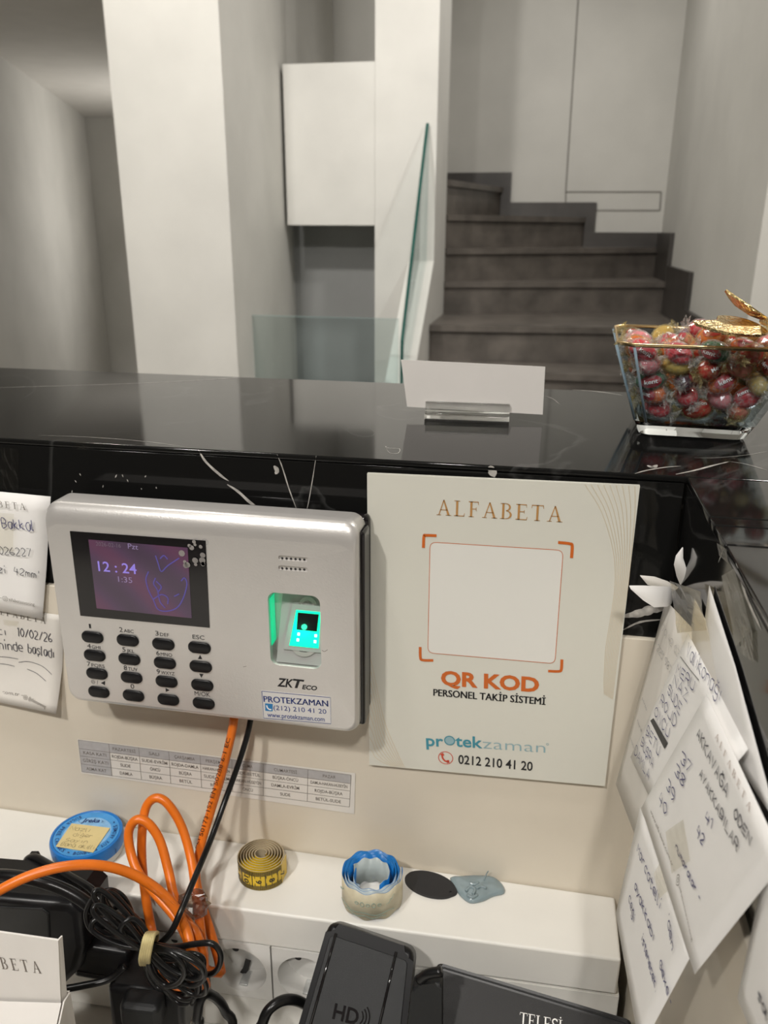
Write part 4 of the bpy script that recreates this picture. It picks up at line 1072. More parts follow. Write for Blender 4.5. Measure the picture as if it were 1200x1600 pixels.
for li, z in enumerate(layer_z):
    hw = inside(min(z, BH)) if li < 5 else 0.028
    n = max(3, int(round(2*hw/0.0168)))
    for i in range(n):
        for j in range(n):
            if 0 < i < n-1 and 1 <= j < n-1 and li < 4: continue      # the hidden heart of the heap
            if li == 4 and (i+j) % 5 == 4 and i < 2: continue
            x = -hw+2*hw*(i/(n-1))+rnd.uniform(-0.002, 0.002); y = -hw+2*hw*(j/(n-1))+rnd.uniform(-0.002, 0.002)
            x = max(-hw, min(hw, x)); y = max(-hw, min(hw, y))
            if li == 5 and (x < -0.016 or rnd.random() < 0.2): continue
            p = BC+Vector((x*math.cos(rotb)+0.003*z/BH, y, z+rnd.uniform(-0.0015, 0.0015)))
            cn = ('red', 'amber yellow', 'green', 'red', 'orange', 'pink', 'dark purple', 'red', 'orange')[k % 9]
            up = CAMD+Vector((rnd.uniform(-0.9, 0.9), rnd.uniform(-0.6, 0.9), rnd.uniform(-0.3, 0.9)))
            if j > 0 and li < 4: up = Vector((rnd.uniform(-1, 1), rnd.uniform(-1, 1), rnd.uniform(-1, 1)))
            candy(p, cn, up, rnd.uniform(-0.7, 0.7) if j == 0 or li >= 4 else rnd.uniform(0, 6), cn in ('red', 'orange', 'green', 'dark purple') and (j <= 1 or li >= 4), k % 6, k % 2)
            k += 1

# gold butterfly ornament resting on the candies
bf = thing('gold_butterfly', 'textured gold metal butterfly ornament lying on the candies', 'ornament', (0.232, 0.085, 0.083))
def wing(name, base, pts, thick, dihedral, par):
    """pts: outline in the wing plane (u outwards, v forward)"""
    u, v_ = dihedral; n = u.cross(v_).normalized()
    bm = bmesh.new(); c0 = base
    ol = smooth_path([Vector((a, b, 0)) for a, b in pts], 4, True)
    top = []; bot = []
    cx0 = sum(p.x for p in ol)/len(ol); cy0 = sum(p.y for p in ol)/len(ol)
    rr_ = [1.0, 0.7, 0.35]
    rings_ = []
    for r_ in rr_:
        rings_.append([bm.verts.new(c0+u*(cx0+(p.x-cx0)*r_)+v_*(cy0+(p.y-cy0)*r_)+n*(0.004*(1-r_*r_)+0.0006*math.sin(19*p.x/0.01+11*p.y/0.01))) for p in ol])
    ctr = bm.verts.new(c0+u*cx0+v_*cy0+n*0.004)
    low = [bm.verts.new(c0+u*p.x+v_*p.y-n*thick) for p in ol]
    N = len(ol)
    for a, b in zip(rings_[:-1], rings_[1:]):
        for k in range(N): bm.faces.new((a[k], a[(k+1) % N], b[(k+1) % N], b[k]))
    for k in range(N): bm.faces.new((rings_[-1][k], rings_[-1][(k+1) % N], ctr)); bm.faces.new((low[k], low[(k+1) % N], rings_[0][(k+1) % N], rings_[0][k]))
    bm.faces.new(low[::-1])
    return frombm(name, bm, M_goldm, par, True, 0.9)
b0 = Vector((0.2330, 0.0720, 0.0830))
wl = [(0, -0.004), (0.010, -0.012), (0.024, -0.013), (0.038, -0.006), (0.0425, 0.001), (0.034, 0.005), (0.026, 0.009), (0.024, 0.016), (0.014, 0.018), (0.004, 0.012)]
wing('wing', b0, wl, 0.0012, (Vector((-0.99, 0.0, 0.08)).normalized(), Vector((-0.1, 0.92, 0.24)).normalized()), bf)
wing('wing', b0+Vector((0.004, 0.002, 0.001)), [(a*0.95, b) for a, b in wl], 0.0012, (Vector((0.80, 0.25, 0.55)).normalized(), Vector((-0.25, 0.96, 0.1)).normalized()), bf)
wing('upper_wing', b0+Vector((0.006, 0.016, 0.004)), [(a*0.8, b*0.8) for a, b in wl], 0.0012, (Vector((-0.80, 0.30, 0.52)).normalized(), Vector((0.25, 0.93, -0.1)).normalized()), bf)
tube('body', [b0+Vector((0.001, -0.012, 0.003)), b0+Vector((0.002, 0.002, 0.005)), b0+Vector((0.003, 0.020, 0.004))], 0.0026, M_goldm, bf, 10, 6)

# ================================================================== THINGS ON THE TRUNKING
# candy tin
tc_ = Vector((-0.2068, -0.0295, ZB)); TR_ = 0.0258
tn = thing('candy_tin', 'round candy tin with blue lid on the white trunking', 'tin', tc_)
def lathe(name, prof_, c, m, par, n=48, smooth_a=0.6):
    bm = bmesh.new(); rg = []
    for r_, z in prof_: rg.append([bm.verts.new((c.x+r_*math.cos(2*PI*k/n), c.y+r_*math.sin(2*PI*k/n), c.z+z)) for k in range(n)])
    for a, b in zip(rg[:-1], rg[1:]):
        for k in range(n): bm.faces.new((a[k], a[(k+1) % n], b[(k+1) % n], b[k]))
    bm.faces.new(rg[0][::-1]); bm.faces.new(rg[-1])
    return frombm(name, bm, m, par, True, smooth_a)
lathe('tin_body', [(TR_*0.95, 0.0002), (TR_*0.98, 0.0012), (TR_*0.97, 0.0095)], tc_, M_tin, tn)
lid = lathe('lid', [(TR_, 0.0062), (TR_*1.01, 0.0135), (TR_*0.985, 0.0155), (TR_*0.93, 0.0158), (TR_*0.90, 0.0152)], tc_, M_blue, tn)
EX, EY = Vector((1, 0, 0)), Vector((0, 1, 0))
tz = tc_+Vector((0, 0, 0.01535))
v, f = ring_data(tz, EX, EY, TR_*0.68, TR_*0.90, 48); mesh('lid_band', v, f, mat('lid_band_blue', (0.06, 0.30, 0.66), 0.35, noise=0.1, nscale=150), lid)
v, f = disc_data(tz, EX, EY, TR_*0.68, 40); mesh('lid_centre', v, f, M_bluelt, lid)
def ring_text(s, c, r_, h, a0, a1, m, par, z=0.0003):
    parts = []
    for i, ch in enumerate(s):
        if ch == ' ': continue
        a = a0+(a1-a0)*(i+0.5)/len(s); up = Vector((math.cos(a), math.sin(a), 0)); ex = Vector((math.sin(a), -math.cos(a), 0))
        wd = abs(a1-a0)*r_/len(s)*0.78
        if a1 > a0: up, ex = -up, -ex
        V, Fs = glyphs(ch, 0.01)
        parts.append(([c+up*(h*(y-0.5))+Vector((math.cos(a), math.sin(a), 0))*r_+ex*((x-0.5)*wd)+Vector((0, 0, z)) for x, y in V], Fs))
    v, f = join(parts); return mesh('lettering', v, f, m, par)
ring_text('SUGAR FREE CANDIES • BONBONS AUX AROMES •', tz, TR_*0.79, 0.0028, PI*0.72, PI*2.28, M_bluedk, lid)
pl = PZ(tz.z+0.0003)
v, f = join([text_data('Jreka', pl, (127, 1284.5), (155, 1285), 5.5, 0.02, 0.2), line_data(pl, [(125, 1281), (122.5, 1283), (125, 1285)], 0.0003), line_data(pl, [(158.5, 1281), (161, 1283), (158.5, 1285)], 0.0003)]); mesh('lettering', v, f, M_bluedk, lid)
for a in (-0.2, -0.75, -1.15, -2.2, -2.6):
    d_ = Vector((math.cos(a), math.sin(a), 0)); c = tc_+d_*(TR_*1.008); t_ = Vector((-d_.y, d_.x, 0))
    v, f = ribbon_data([c+Vector((0, 0, 0.0063)), c+Vector((0, 0, 0.0105))+d_*0.0002], 0.0006, d_); mesh('lid_notch', v, f, M_bluedk, lid)
psn = PZ(tz.z+0.0006)
sn = tag(slab('sticky_note', [psn.at(*q) for q in ((112, 1286.5), (172, 1293.5), (145.5, 1332), (87, 1322.5))], (0, 0, -0.0002), M_sticky, None, smooth=False), 'small yellow handwritten sticky note on the blue tin lid', 'sticky note')
pl = PZ(tz.z+0.0008)
v, f = join([hand_data('Nazlı', pl, (109, 1296), (142, 1300), 5, 0.0003, 0.5), hand_data('diğer', pl, (113, 1306), (146, 1309), 5, 0.0003, 0.5), hand_data('Sayın', pl, (101, 1314.5), (138, 1318), 5, 0.0003, 0.5), hand_data('Bana akıllı', pl, (94, 1321), (148, 1327), 5, 0.0003, 0.5)])
mesh('handwriting', v, f, mat('faded_ink', (0.30, 0.24, 0.13), 0.6, noise=0.1), sn)

# tape measure roll
tm = thing('tape_measure', 'rolled yellow tailor tape measure on the trunking', 'tape measure', (-0.0715, -0.0285, ZB))
tcn = Vector((-0.0725, -0.0262, ZB+0.0003)); TH = 0.0165
def spiral(r0, r1, turns, n, z_of, wob=0.0):
    rnd = random.Random(2); out = []
    for k in range(n+1):
        t = k/n; a = -0.35+2*PI*turns*(t-1); r_ = r0+(r1-r0)*t
        out.append((tcn.x+r_*math.cos(a)*1.0, tcn.y+r_*math.sin(a)*0.94, z_of(t), a, r_))
    return out
sp = spiral(0.0035, 0.0176, 7, 7*36, lambda t: tcn.z+0.0018*(1-t))
sp += [(sp[-1][0]-0.0004+0.0001*k, sp[-1][1]+0.0016*k, tcn.z, 0, 0) for k in range(1, 7)]
V = []; Fs = []; fm = []
for i, (x, y, z, a, r_) in enumerate(sp):
    a_ = sp[max(0, i-1)]; b_ = sp[min(len(sp)-1, i+1)]; tx, ty = b_[0]-a_[0], b_[1]-a_[1]; l = math.hypot(tx, ty); nx, ny = ty/l*0.00028, -tx/l*0.00028
    V += [(x+nx, y+ny, z), (x+nx, y+ny, z+TH), (x-nx, y-ny, z+TH), (x-nx, y-ny, z)]
for i in range(len(sp)-1):
    for k in range(4):
        Fs.append((4*i+k, 4*i+4+k, 4*i+4+(k+1) % 4, 4*i+(k+1) % 4)); fm.append(0 if k in (0,) else 1)
mesh('tape', V, Fs, None, tm, False, [M_yel, M_tapeback], fm)
parts = []
def on_roll(a, z, off=0.0005):
    t = 1+(a+0.35)/(2*PI*7); r_ = 0.0035+(0.0176-0.0035)*t
    return Vector((tcn.x+(r_+off)*math.cos(a), tcn.y+(r_+off)*math.sin(a)*0.94, tcn.z+z))
na = 84
for k in range(na):
    a = -0.40-PI*1.02*k/na
    for (za, zb_) in ((0.0003, 0.0042 if k % 6 else 0.0062), (TH-0.0042 if k % 6 else TH-0.0062, TH-0.0003)):
        p0, p1 = on_roll(a, za), on_roll(a, zb_); e = Vector((-math.sin(a), math.cos(a), 0))*0.00021
        parts.append(([p0-e, p0+e, p1+e, p1-e], [(0, 1, 2, 3)]))
    if k % 14 == 5:
        p0, p1 = on_roll(a, 0.003), on_roll(a, TH-0.003); e = Vector((-math.sin(a), math.cos(a), 0))*0.00028
        parts.append(([p0-e, p0+e, p1+e, p1-e], [(0, 1, 2, 3)]))
def roll_text(s, ac, h, wd):
    V, Fs = glyphs(s, 0.025)
    # digits lie on their side along the tape
    return [on_roll(ac-(0.5-y)*h/0.0176, TH*0.47+(0.5-x)*wd, 0.0006) for x, y in V], Fs
for s, kk in (('7', -1.5), ('8', 12), ('9', 26), ('10', 40), ('11', 54), ('12', 68)):
    parts.append(roll_text(s, -0.40-PI*1.02*kk/na, 0.0038, 0.0032 if len(s) == 1 else 0.006))
v, f = join(parts); mesh('tape_markings', v, f, M_ink, tm)

# curled roll of scalloped labels
lr = thing('label_roll', 'curled roll of scalloped cream labels with blue inside', 'label roll', (0.0088, -0.034, ZB))
rc = Vector((0.0090, -0.0325, ZB+0.0003))
def curl_strip(name, r0, r1, a0, a1, h, m_out, m_in, lift=0.0, flare=0.0, ph=0.0, n=120):
    V = []; Fs = []; fm = []; th = 0.0003
    for k in range(n+1):
        t = k/n; a = a0+(a1-a0)*t; r_ = r0+(r1-r0)*t
        sc = 0.0009*math.sin(a*9+ph)
        c, s = math.cos(a), math.sin(a)
        z0_, z1_ = lift+0.0009+0.0009*math.sin(a*9+ph), lift+h+sc
        V += [rc+Vector((c*r_, s*r_, z0_)), rc+Vector((c*(r_+flare), s*(r_+flare), z1_)), rc+Vector((c*(r_+flare-th), s*(r_+flare-th), z1_)), rc+Vector((c*(r_-th), s*(r_-th), z0_))]
    for i in range(n):
        for k in range(4):
            Fs.append((4*i+k, 4*i+4+k, 4*i+4+(k+1) % 4, 4*i+(k+1) % 4)); fm.append(0 if k == 0 else 1)
    return mesh(name, V, Fs, None, lr, True, [m_out, m_in], fm)
curl_strip('label_strip', 0.0196, 0.0216, -0.2, 2*PI+0.4, 0.0225, M_cream, M_blue2, 0, -0.0002)
curl_strip('label_strip', 0.0180, 0.0192, 0.6, 2*PI+1.3, 0.0228, M_greyl, M_blue2, 0, 0, 1.2)
curl_strip('label_strip', 0.0158, 0.0172, 0.4, 2*PI+0.9, 0.0224, M_greyl, M_blue2, 0, 0, 2.2)
curl_strip('label_strip', 0.0118, 0.0140, -0.9, 2.9, 0.0215, M_blue2, M_greyl, 0, 0, 0.7)
curl_strip('label_strip', 0.0118, 0.0140, 2.95, 4.3, 0.0205, M_greyl, M_blue2, 0, 0, 0.7)
parts = []
def on_lr(a, z): return rc+Vector((math.cos(a)*0.02185, math.sin(a)*0.02185, z))
for (a0_, a1_, z0_, z1_) in ((-2.6, -0.6, 0.0068, 0.0060), (-2.3, -0.9, 0.0042, 0.0036), (-2.7, -2.4, 0.014, 0.018), (-0.9, -0.6, 0.012, 0.018)):
    pts = [on_lr(a0_+(a1_-a0_)*k/16, z0_+(z1_-z0_)*k/16+0.0008*math.sin(k)) for k in range(17)]
    parts.append(tube_data(pts, 0.00016, 4))
for k in range(5):
    a = -1.85+k*0.18; pts = [on_lr(a+0.06*math.cos(q*PI/4), 0.0140+0.0018*math.sin(q*PI/4)*(1 if k % 2 else 0.6)) for q in range(8)]
    parts.append(tube_data(pts, 0.0002, 4, True))
v, f = join(parts); mesh('label_print', v, f, mat('label_print_green', (0.22, 0.34, 0.30), 0.5, noise=0.1), lr)

# black oval tag with a hole
pz = PZ(ZB)
ctr = pz.at(672, 1384); e1 = (pz.at(712, 1397)-pz.at(634, 1372))*0.5; L1 = e1.length; e1.normalize(); e2 = Vector((-e1.y, e1.x, 0))
bm = bmesh.new(); N = 48; hole_c = ctr+e1*(L1*0.84)-e2*0.0015
ov = []
for k in range(N):
    a = 2*PI*k/N; x, y = L1*math.cos(a), 0.0112*math.sin(a)
    if abs(a) < 0.35 or abs(a-2*PI) < 0.35: x += 0.0012*math.cos(a*4)
    ov.append(ctr+e1*x+e2*y)
slab_o = slab('oval_tag', [p+Vector((0, 0, 0.0018)) for p in ov], (0, 0, -0.0016), M_ink, None, 0.0003, 2)
tgt = thing('hang_tag', 'flat black oval tag lying beside the label roll', 'tag', ctr)
slab_o.parent = tgt; slab_o.matrix_parent_inverse = MATW[tgt.name].inverted(); slab_o.name = 'tag_plate'
cyl = bmesh.new(); bmesh.ops.create_cone(cyl, cap_ends=True, segments=20, radius1=0.0009, radius2=0.0009, depth=0.02, matrix=Matrix.Translation(hole_c)); 
cut(slab_o, frombm('cutter', cyl, M_ink))
# grey gel blob
pts_uv = [(704, 1374), (722, 1372), (745, 1371), (770, 1373), (785, 1385), (787, 1397), (770, 1402), (755, 1409), (735, 1412), (720, 1402), (712, 1390)]
ol = smooth_path([pz.at(*q) for q in pts_uv], 5, True); cb = sum(ol, Vector())/len(ol)
bm = bmesh.new(); rg = []
rnd = random.Random(9)
for j, (r_, h) in enumerate(((1.0, 0.0002), (1.02, 0.0012), (0.94, 0.0026), (0.75, 0.0030), (0.5, 0.0034), (0.25, 0.0036))):
    rg.append([bm.verts.new(cb+(p-cb)*r_+Vector((0, 0, h+(0.0007*math.sin(k*0.55+j*2.1) if 2 < j else 0)))) for k, p in enumerate(ol)])
N = len(ol)
for a, b in zip(rg[:-1], rg[1:]):
    for k in range(N): bm.faces.new((a[k], a[(k+1) % N], b[(k+1) % N], b[k]))
bm.faces.new(rg[-1]); bm.faces.new(rg[0][::-1])
gt = thing('gel_pad', 'grey translucent gel blob beside the black oval tag', 'gel pad', cb)
frombm('gel_body', bm, M_putty, gt, True)
parts = []
for uvs in ([(728, 1392), (735, 1386), (742, 1390), (739, 1397)], [(744, 1388), (752, 1385), (760, 1388)], [(730, 1398), (738, 1402), (746, 1398)], [(734, 1380), (742, 1382), (748, 1379)]):
    parts.append(tube_data(smooth_path([PZ(ZB+0.0038).at(*q) for q in uvs], 4), 0.0010, 7))
v, f = join(parts); mesh('gel_ridge', v, f, M_putty, gt, True)
tube('gel_string', [PZ(ZB+0.003).at(756, 1376), PZ(ZB+0.006).at(760, 1366), PZ(ZB+0.010).at(763, 1361)], 0.0004, M_putty, gt, 6, 4)

# ================================================================== CABLES
def pth(pts): return [aty(u, v, y) for u, v, y in pts]
oc = thing('network_cable', 'thick orange network cable hanging in loops from the terminal', 'cable', tuple(aty(290, 1520, -0.08)))
R_O = 0.0031
strands = [
 [(366, 1120, -0.014), (361, 1150, -0.016), (345, 1215, -0.022), (328, 1272, -0.030), (313, 1325, -0.040), (306, 1368, -0.050), (314, 1408, -0.062), (327, 1450, -0.072), (339, 1490, -0.078), (346, 1520, -0.080)],
 [(346, 1520, -0.082), (322, 1515, -0.088), (318, 1490, -0.090), (312, 1440, -0.086), (306, 1395, -0.072), (299, 1345, -0.056), (284, 1292, -0.046), (262, 1256, -0.043), (243, 1247, -0.043), (228, 1262, -0.046), (222, 1300, -0.054), (222, 1350, -0.062), (229, 1410, -0.072), (238, 1458, -0.082), (246, 1500, -0.112), (262, 1530, -0.124), (285, 1540, -0.124), (305, 1528, -0.114), (318, 1505, -0.102), (308, 1462, -0.098), (286, 1432, -0.092), (272, 1400, -0.080), (263, 1360, -0.070), (250, 1314, -0.062), (232, 1287, -0.060), (213, 1281, -0.061), (201, 1300, -0.064), (205, 1335, -0.070), (219, 1368, -0.078), (246, 1400, -0.086), (276, 1436, -0.094), (296, 1474, -0.104), (312, 1512, -0.108), (322, 1540, -0.106)],
 [(-420, 1560, -0.158), (-200, 1470, -0.156), (-60, 1425, -0.150), (-10, 1396, -0.142), (45, 1369, -0.132), (100, 1354, -0.122), (155, 1352, -0.112), (205, 1365, -0.104), (246, 1390, -0.100), (275, 1420, -0.100), (292, 1455, -0.104), (300, 1490, -0.112), (312, 1520, -0.116)],
]
parts = [tube_data(smooth_path(pth(s), 6), R_O, 12) for s in strands]
v, f = join(parts); mesh('jacket', v, f, M_orange, oc, True)
# printed words along the first strand
def strand_text(s, uvL, uvR, y0, y1, h, m, par):
    P0 = aty(*uvL, y0); P1 = aty(*uvR, y1); ex = P1-P0; n = (CAM-P0).normalized(); ey = n.cross(ex).normalized()
    n2_ = ex.cross(ey).normalized()
    V, Fs = glyphs(s, 0.01)
    return mesh('jacket_print', [P0+ex*x+ey*(h*(y-0.5))+n2_*0.0034 for x, y in V], Fs, m, par)
strand_text('EN 50173-1S2 EN 50288-6-1 EC', (309, 1322), (358, 1150), -0.0385, -0.016, 0.0026, mat('cable_print', (0.10, 0.03, 0.01), 0.5, noise=0.1), oc)
# crumpled clear tape holding the loops together
def crumple(name, c, r_, m, par, seed):
    rnd = random.Random(seed); V, Fs = ellipsoid(1, 1, 1, 14, 9)
    V = [c+Vector((p.x*r_[0], p.y*r_[1], p.z*r_[2]))*rnd.uniform(0.72, 1.12) for p in V]
    return mesh(name, V, Fs, m, par, False)
tp = thing('tape_wrap', 'crumpled clear tape wrapped round the orange cable loops', 'tape', tuple(aty(305, 1425, -0.09)))
crumple('tape_knot', aty(304, 1412, -0.088), (0.0115, 0.009, 0.0085), mat_thin_glass('dirty_tape', (0.62, 0.56, 0.50), 0.10, 0.3), tp, 4)
pl = Plane(aty(280, 1400, -0.112), (CAM-aty(280, 1400, -0.112)))
V = []; Fs = []
rnd = random.Random(8)
for j in range(6):
    for i in range(9):
        V.append(pl.at(228+i*9+j*5, 1377+i*6.5+j*7-(3 if i > 5 else 0))+pl.n*rnd.uniform(0, 0.003))
for j in range(5):
    for i in range(8): Fs.append((j*9+i, j*9+i+1, (j+1)*9+i+1, (j+1)*9+i))
mesh('tape_web', V, Fs, M_tape, tp, False)
# thin black lead from the terminal
lead = tube('power_lead', pth([(392, 1122, -0.012), (386, 1150, -0.016), (372, 1195, -0.022), (352, 1250, -0.034), (330, 1310, -0.055), (305, 1370, -0.085), (284, 1420, -0.104), (268, 1455, -0.112), (245, 1480, -0.116)]), 0.0020, M_cord, None, 10)
tag(lead, 'thin black lead running from the terminal down to the tied cord', 'cable')
# tied bundle of black cord
bd = thing('cord_bundle', 'bundle of thin black cord tied with a beige band', 'cable', tuple(aty(230, 1540, -0.11)))
rnd = random.Random(21); parts = []
TIE = (232, 1482)
for k in range(9):
    tx = 148+rnd.uniform(-6, 46)+k*1.0; ty = 1404+rnd.uniform(-4, 46); y0 = -0.112-0.003*k+rnd.uniform(-0.002, 0.002)
    px_, py_ = -(ty-TIE[1]), (tx-TIE[0]); l = math.hypot(px_, py_); px_, py_ = px_/l, py_/l; wd = rnd.uniform(9, 17)
    mx, my = (tx+TIE[0])/2, (ty+TIE[1])/2
    parts.append(tube_data(smooth_path(pth([(TIE[0]+4, TIE[1]+rnd.uniform(-8, 12), y0), (mx+px_*wd, my+py_*wd, y0), (tx+px_*wd*0.9, ty+py_*wd*0.9, y0), (tx-(TIE[0]-tx)*0.12, ty-(TIE[1]-ty)*0.12, y0-0.003), (tx-px_*wd*0.9, ty-py_*wd*0.9, y0-0.005), (mx-px_*wd, my-py_*wd, y0-0.004), (TIE[0]+4, TIE[1]+rnd.uniform(-8, 12), y0)]), 6), 0.0016, 8))
for k in range(10):
    tx = 262+rnd.uniform(0, 42)+k*1.0; ty = 1548+rnd.uniform(-16, 20)-k*2; y0 = -0.114-0.003*k+rnd.uniform(-0.002, 0.002)
    px_, py_ = -(ty-TIE[1]), (tx-TIE[0]); l = math.hypot(px_, py_); px_, py_ = px_/l, py_/l; wd = rnd.uniform(10, 22)
    mx, my = (tx+TIE[0])/2, (ty+TIE[1])/2
    parts.append(tube_data(smooth_path(pth([(TIE[0]-4, TIE[1]+rnd.uniform(-10, 10), y0), (mx+px_*wd, my+py_*wd, y0), (tx+px_*wd*0.9, ty+py_*wd*0.9, y0), (tx-(TIE[0]-tx)*0.16, ty-(TIE[1]-ty)*0.16, y0-0.003), (tx-px_*wd*0.9, ty-py_*wd*0.9, y0-0.005), (mx-px_*wd, my-py_*wd, y0-0.004), (TIE[0]-4, TIE[1]+rnd.uniform(-10, 10), y0)]), 6), 0.0016, 8))
# stray loops
parts.append(tube_data(smooth_path(pth([(212, 1452, -0.118), (204, 1420, -0.115), (190, 1398, -0.115), (170, 1390, -0.115), (148, 1400, -0.117), (134, 1425, -0.118), (140, 1450, -0.12), (160, 1464, -0.12), (185, 1470, -0.122), (225, 1480, -0.122)]), 6), 0.0014, 8))
parts.append(tube_data(smooth_path(pth([(238, 1476, -0.124), (270, 1480, -0.124), (305, 1475, -0.124), (330, 1474, -0.124), (343, 1486, -0.124), (344, 1505, -0.124), (334, 1520, -0.124), (315, 1522, -0.124), (285, 1512, -0.122)]), 6), 0.0018, 8))
parts.append(tube_data(smooth_path(pth([(240, 1490, -0.13), (268, 1500, -0.13), (296, 1490, -0.13), (318, 1500, -0.13), (312, 1535, -0.13), (300, 1568, -0.13)]), 6), 0.0016, 8))
v, f = join(parts); mesh('cord', v, f, M_cord, bd, True)
c = aty(230, 1482, -0.130)
parts = []
for k in range(5):
    uu = 224+k*3.4
    pts = [(uu+9, 1459, -0.124), (uu+3, 1462, -0.146), (uu-2, 1482, -0.150), (uu-5, 1500, -0.146), (uu-3, 1506, -0.122), (uu+3, 1482, -0.106)]
    parts.append(tube_data(smooth_path(pth(pts), 5, True), 0.0011, 7, True))
v, f = join(parts); mesh('tie_band', v, f, M_band, bd, True)

# power bricks below the bundle
def obox(name, label, cat, c, ex, ey, dims, bev, m, parts_fn=None, group=None):
    ex = Vector(ex).normalized(); ey = Vector(ey); ey = (ey-ex*ey.dot(ex)).normalized(); ez = ex.cross(ey)
    M = Matrix(((ex.x, ey.x, ez.x, c[0]), (ex.y, ey.y, ez.y, c[1]), (ex.z, ey.z, ez.z, c[2]), (0, 0, 0, 1)))
    t_ = thing(name, label, cat, c, group)
    box('case', tuple(-d/2 for d in dims), tuple(d/2 for d in dims), m, t_, bev, 3, M)
    if parts_fn: parts_fn(t_, M, dims)
    return t_
def brick1(t_, M, d):
    box('label_groove', (-d[0]*0.42, -d[1]/2-0.0003, -d[2]*0.30), (d[0]*0.42, -d[1]/2+0.0002, -d[2]*0.27), M_blackg, t_, 0, 2, M)
    v, f = tube_data([M @ Vector((d[0]*0.40, -d[1]/2-0.001, -d[2]*0.15)), M @ Vector((d[0]*0.52, -d[1]/2-0.006, -d[2]*0.30)), M @ Vector((d[0]*0.58, -d[1]/2-0.010, -d[2]*0.42))], [0.0035, 0.003, 0.002], 10); mesh('strain_relief', v, f, M_black, t_, True)
b1c = aty(172, 1476, -0.086)
obox('plug_adapter', 'black plug-in adapter in the sockets left of the cord bundle', 'adapter', (b1c.x, b1c.y, b1c.z-0.002), (1, 0.05, -0.05), (0, 1, 0), (0.040, 0.030, 0.030), 0.003, M_black, brick1)
def brick2(t_, M, d):
    # angled plug with ribbed strain relief on its front
    box('plug_head', (-0.012, -d[1]/2-0.014, 0.006), (0.014, -d[1]/2+0.001, 0.026), M_blackr, t_, 0.004, 3, M)
    p0 = M @ Vector((0.008, -d[1]/2-0.010, 0.010)); p1 = M @ Vector((0.016, -d[1]/2-0.018, -0.010))
    parts = [tube_data([p0+(p1-p0)*(k/5), p0+(p1-p0)*((k+0.6)/5)], 0.0046-0.0004*k, 12) for k in range(5)]
    v, f = join(parts); mesh('strain_relief', v, f, M_blackr, t_, True)
b2c = aty(243, 1545, -0.096)
obox('power_brick', 'large black power adapter plugged in under the cord bundle', 'adapter', (b2c.x, b2c.y, b2c.z-0.001), (1, 0.12, -0.06), (0, 1, 0.05), (0.050, 0.036, 0.044), 0.004, M_black, brick2)
# lead from the first adapter going left
tag(tube('adapter_lead', pth([(196, 1510, -0.112), (170, 1530, -0.118), (130, 1540, -0.125), (95, 1546, -0.130), (50, 1552, -0.132)]), 0.0022, M_cord, None, 8, 6, False, 0.6), 'flat black lead running left from the plug-in adapter', 'cable')
# big black box at the left with plug on top
pb = thing('black_power_unit', 'large rounded black power unit at the left edge behind the white box', 'power unit', tuple(aty(60, 1530, -0.10)))
PBy = -0.108
front = [aty(u, v, PBy) for u, v in ((-90, 1396), (108, 1414), (126, 1430), (132, 1484), (122, 1520), (96, 1545), (-90, 1530))]
slab('case', front, (0, 0.034, 0), M_black, pb, 0.006, 4)
slab('top_panel', [aty(u, v, PBy-0.001) for u, v in ((-90, 1412), (66, 1420), (76, 1428), (78, 1475), (-90, 1460))], (0, 0.003, 0), M_blackr, pb, 0.0012, 3)
slab('plug', [aty(u, v, -0.075) for u, v in ((31, 1352), (36, 1346), (47, 1346), (51, 1353), (52, 1376), (30, 1374))], (0, 0.010, 0), M_black, pb, 0.002, 3)
tube('plug_lead', pth([(40, 1352, -0.070), (44, 1342, -0.070), (56, 1340, -0.072), (75, 1350, -0.078), (110, 1370, -0.090), (145, 1392, -0.100), (165, 1420, -0.105), (185, 1450, -0.110)]), 0.0026, M_cord, pb, 10)
tube('thick_lead', pth([(-60, 1372, -0.115), (0, 1368, -0.115), (50, 1374, -0.114), (100, 1390, -0.112), (140, 1415, -0.112), (165, 1445, -0.112)]), 0.0040, M_cord, pb, 10)
# white box with letters
wb = thing('white_gift_box', 'white folded card box printed with serif letters at the bottom left corner', 'box', tuple(aty(40, 1600, -0.17)))
WBY = -0.170
pw = [aty(u, v, WBY) for u, v in ((-150, 1436), (91, 1470), (95, 1568), (-150, 1560))]
slab('front_panel', pw, (0, 0.0012, 0), M_pwhite, wb, smooth=False)
pe = [aty(91, 1470, WBY), aty(95, 1568, WBY)]
slab('side_panel', [pe[0]+Vector((0, 0.0012, 0)), pe[1]+Vector((0, 0.0012, 0)), pe[1]+Vector((0.0012, 0.0045, 0)), pe[0]+Vector((0.0004, 0.0035, 0))], (-0.0008, 0, 0), M_pwhite, wb, smooth=False)
lo = [aty(u, v, WBY-0.002) for u, v in ((-150, 1562), (95, 1570))]
kf = (lo[1].z-ZD-0.0005)/0.020
fl = [lo[0]+Vector((0, -0.022, -0.020))*((lo[0].z-ZD-0.0005)/0.020), lo[1]+Vector((0.0025, -0.022, -0.020))*kf]
slab('lower_flap', [lo[0], lo[1], fl[1], fl[0]], (0, 0.0006, 0.0006), M_pwhite, wb, smooth=False)
bs_ = Vector((lo[1].x+0.002, WBY+0.006, ZD+0.0005))
slab('base_side', [lo[1]+Vector((0.001, 0.002, 0)), fl[1]+Vector((0.0005, 0, 0)), bs_, Vector((bs_.x-0.001, bs_.y, lo[1].z))], (-0.001, 0, 0), M_pwhite, wb, smooth=False)
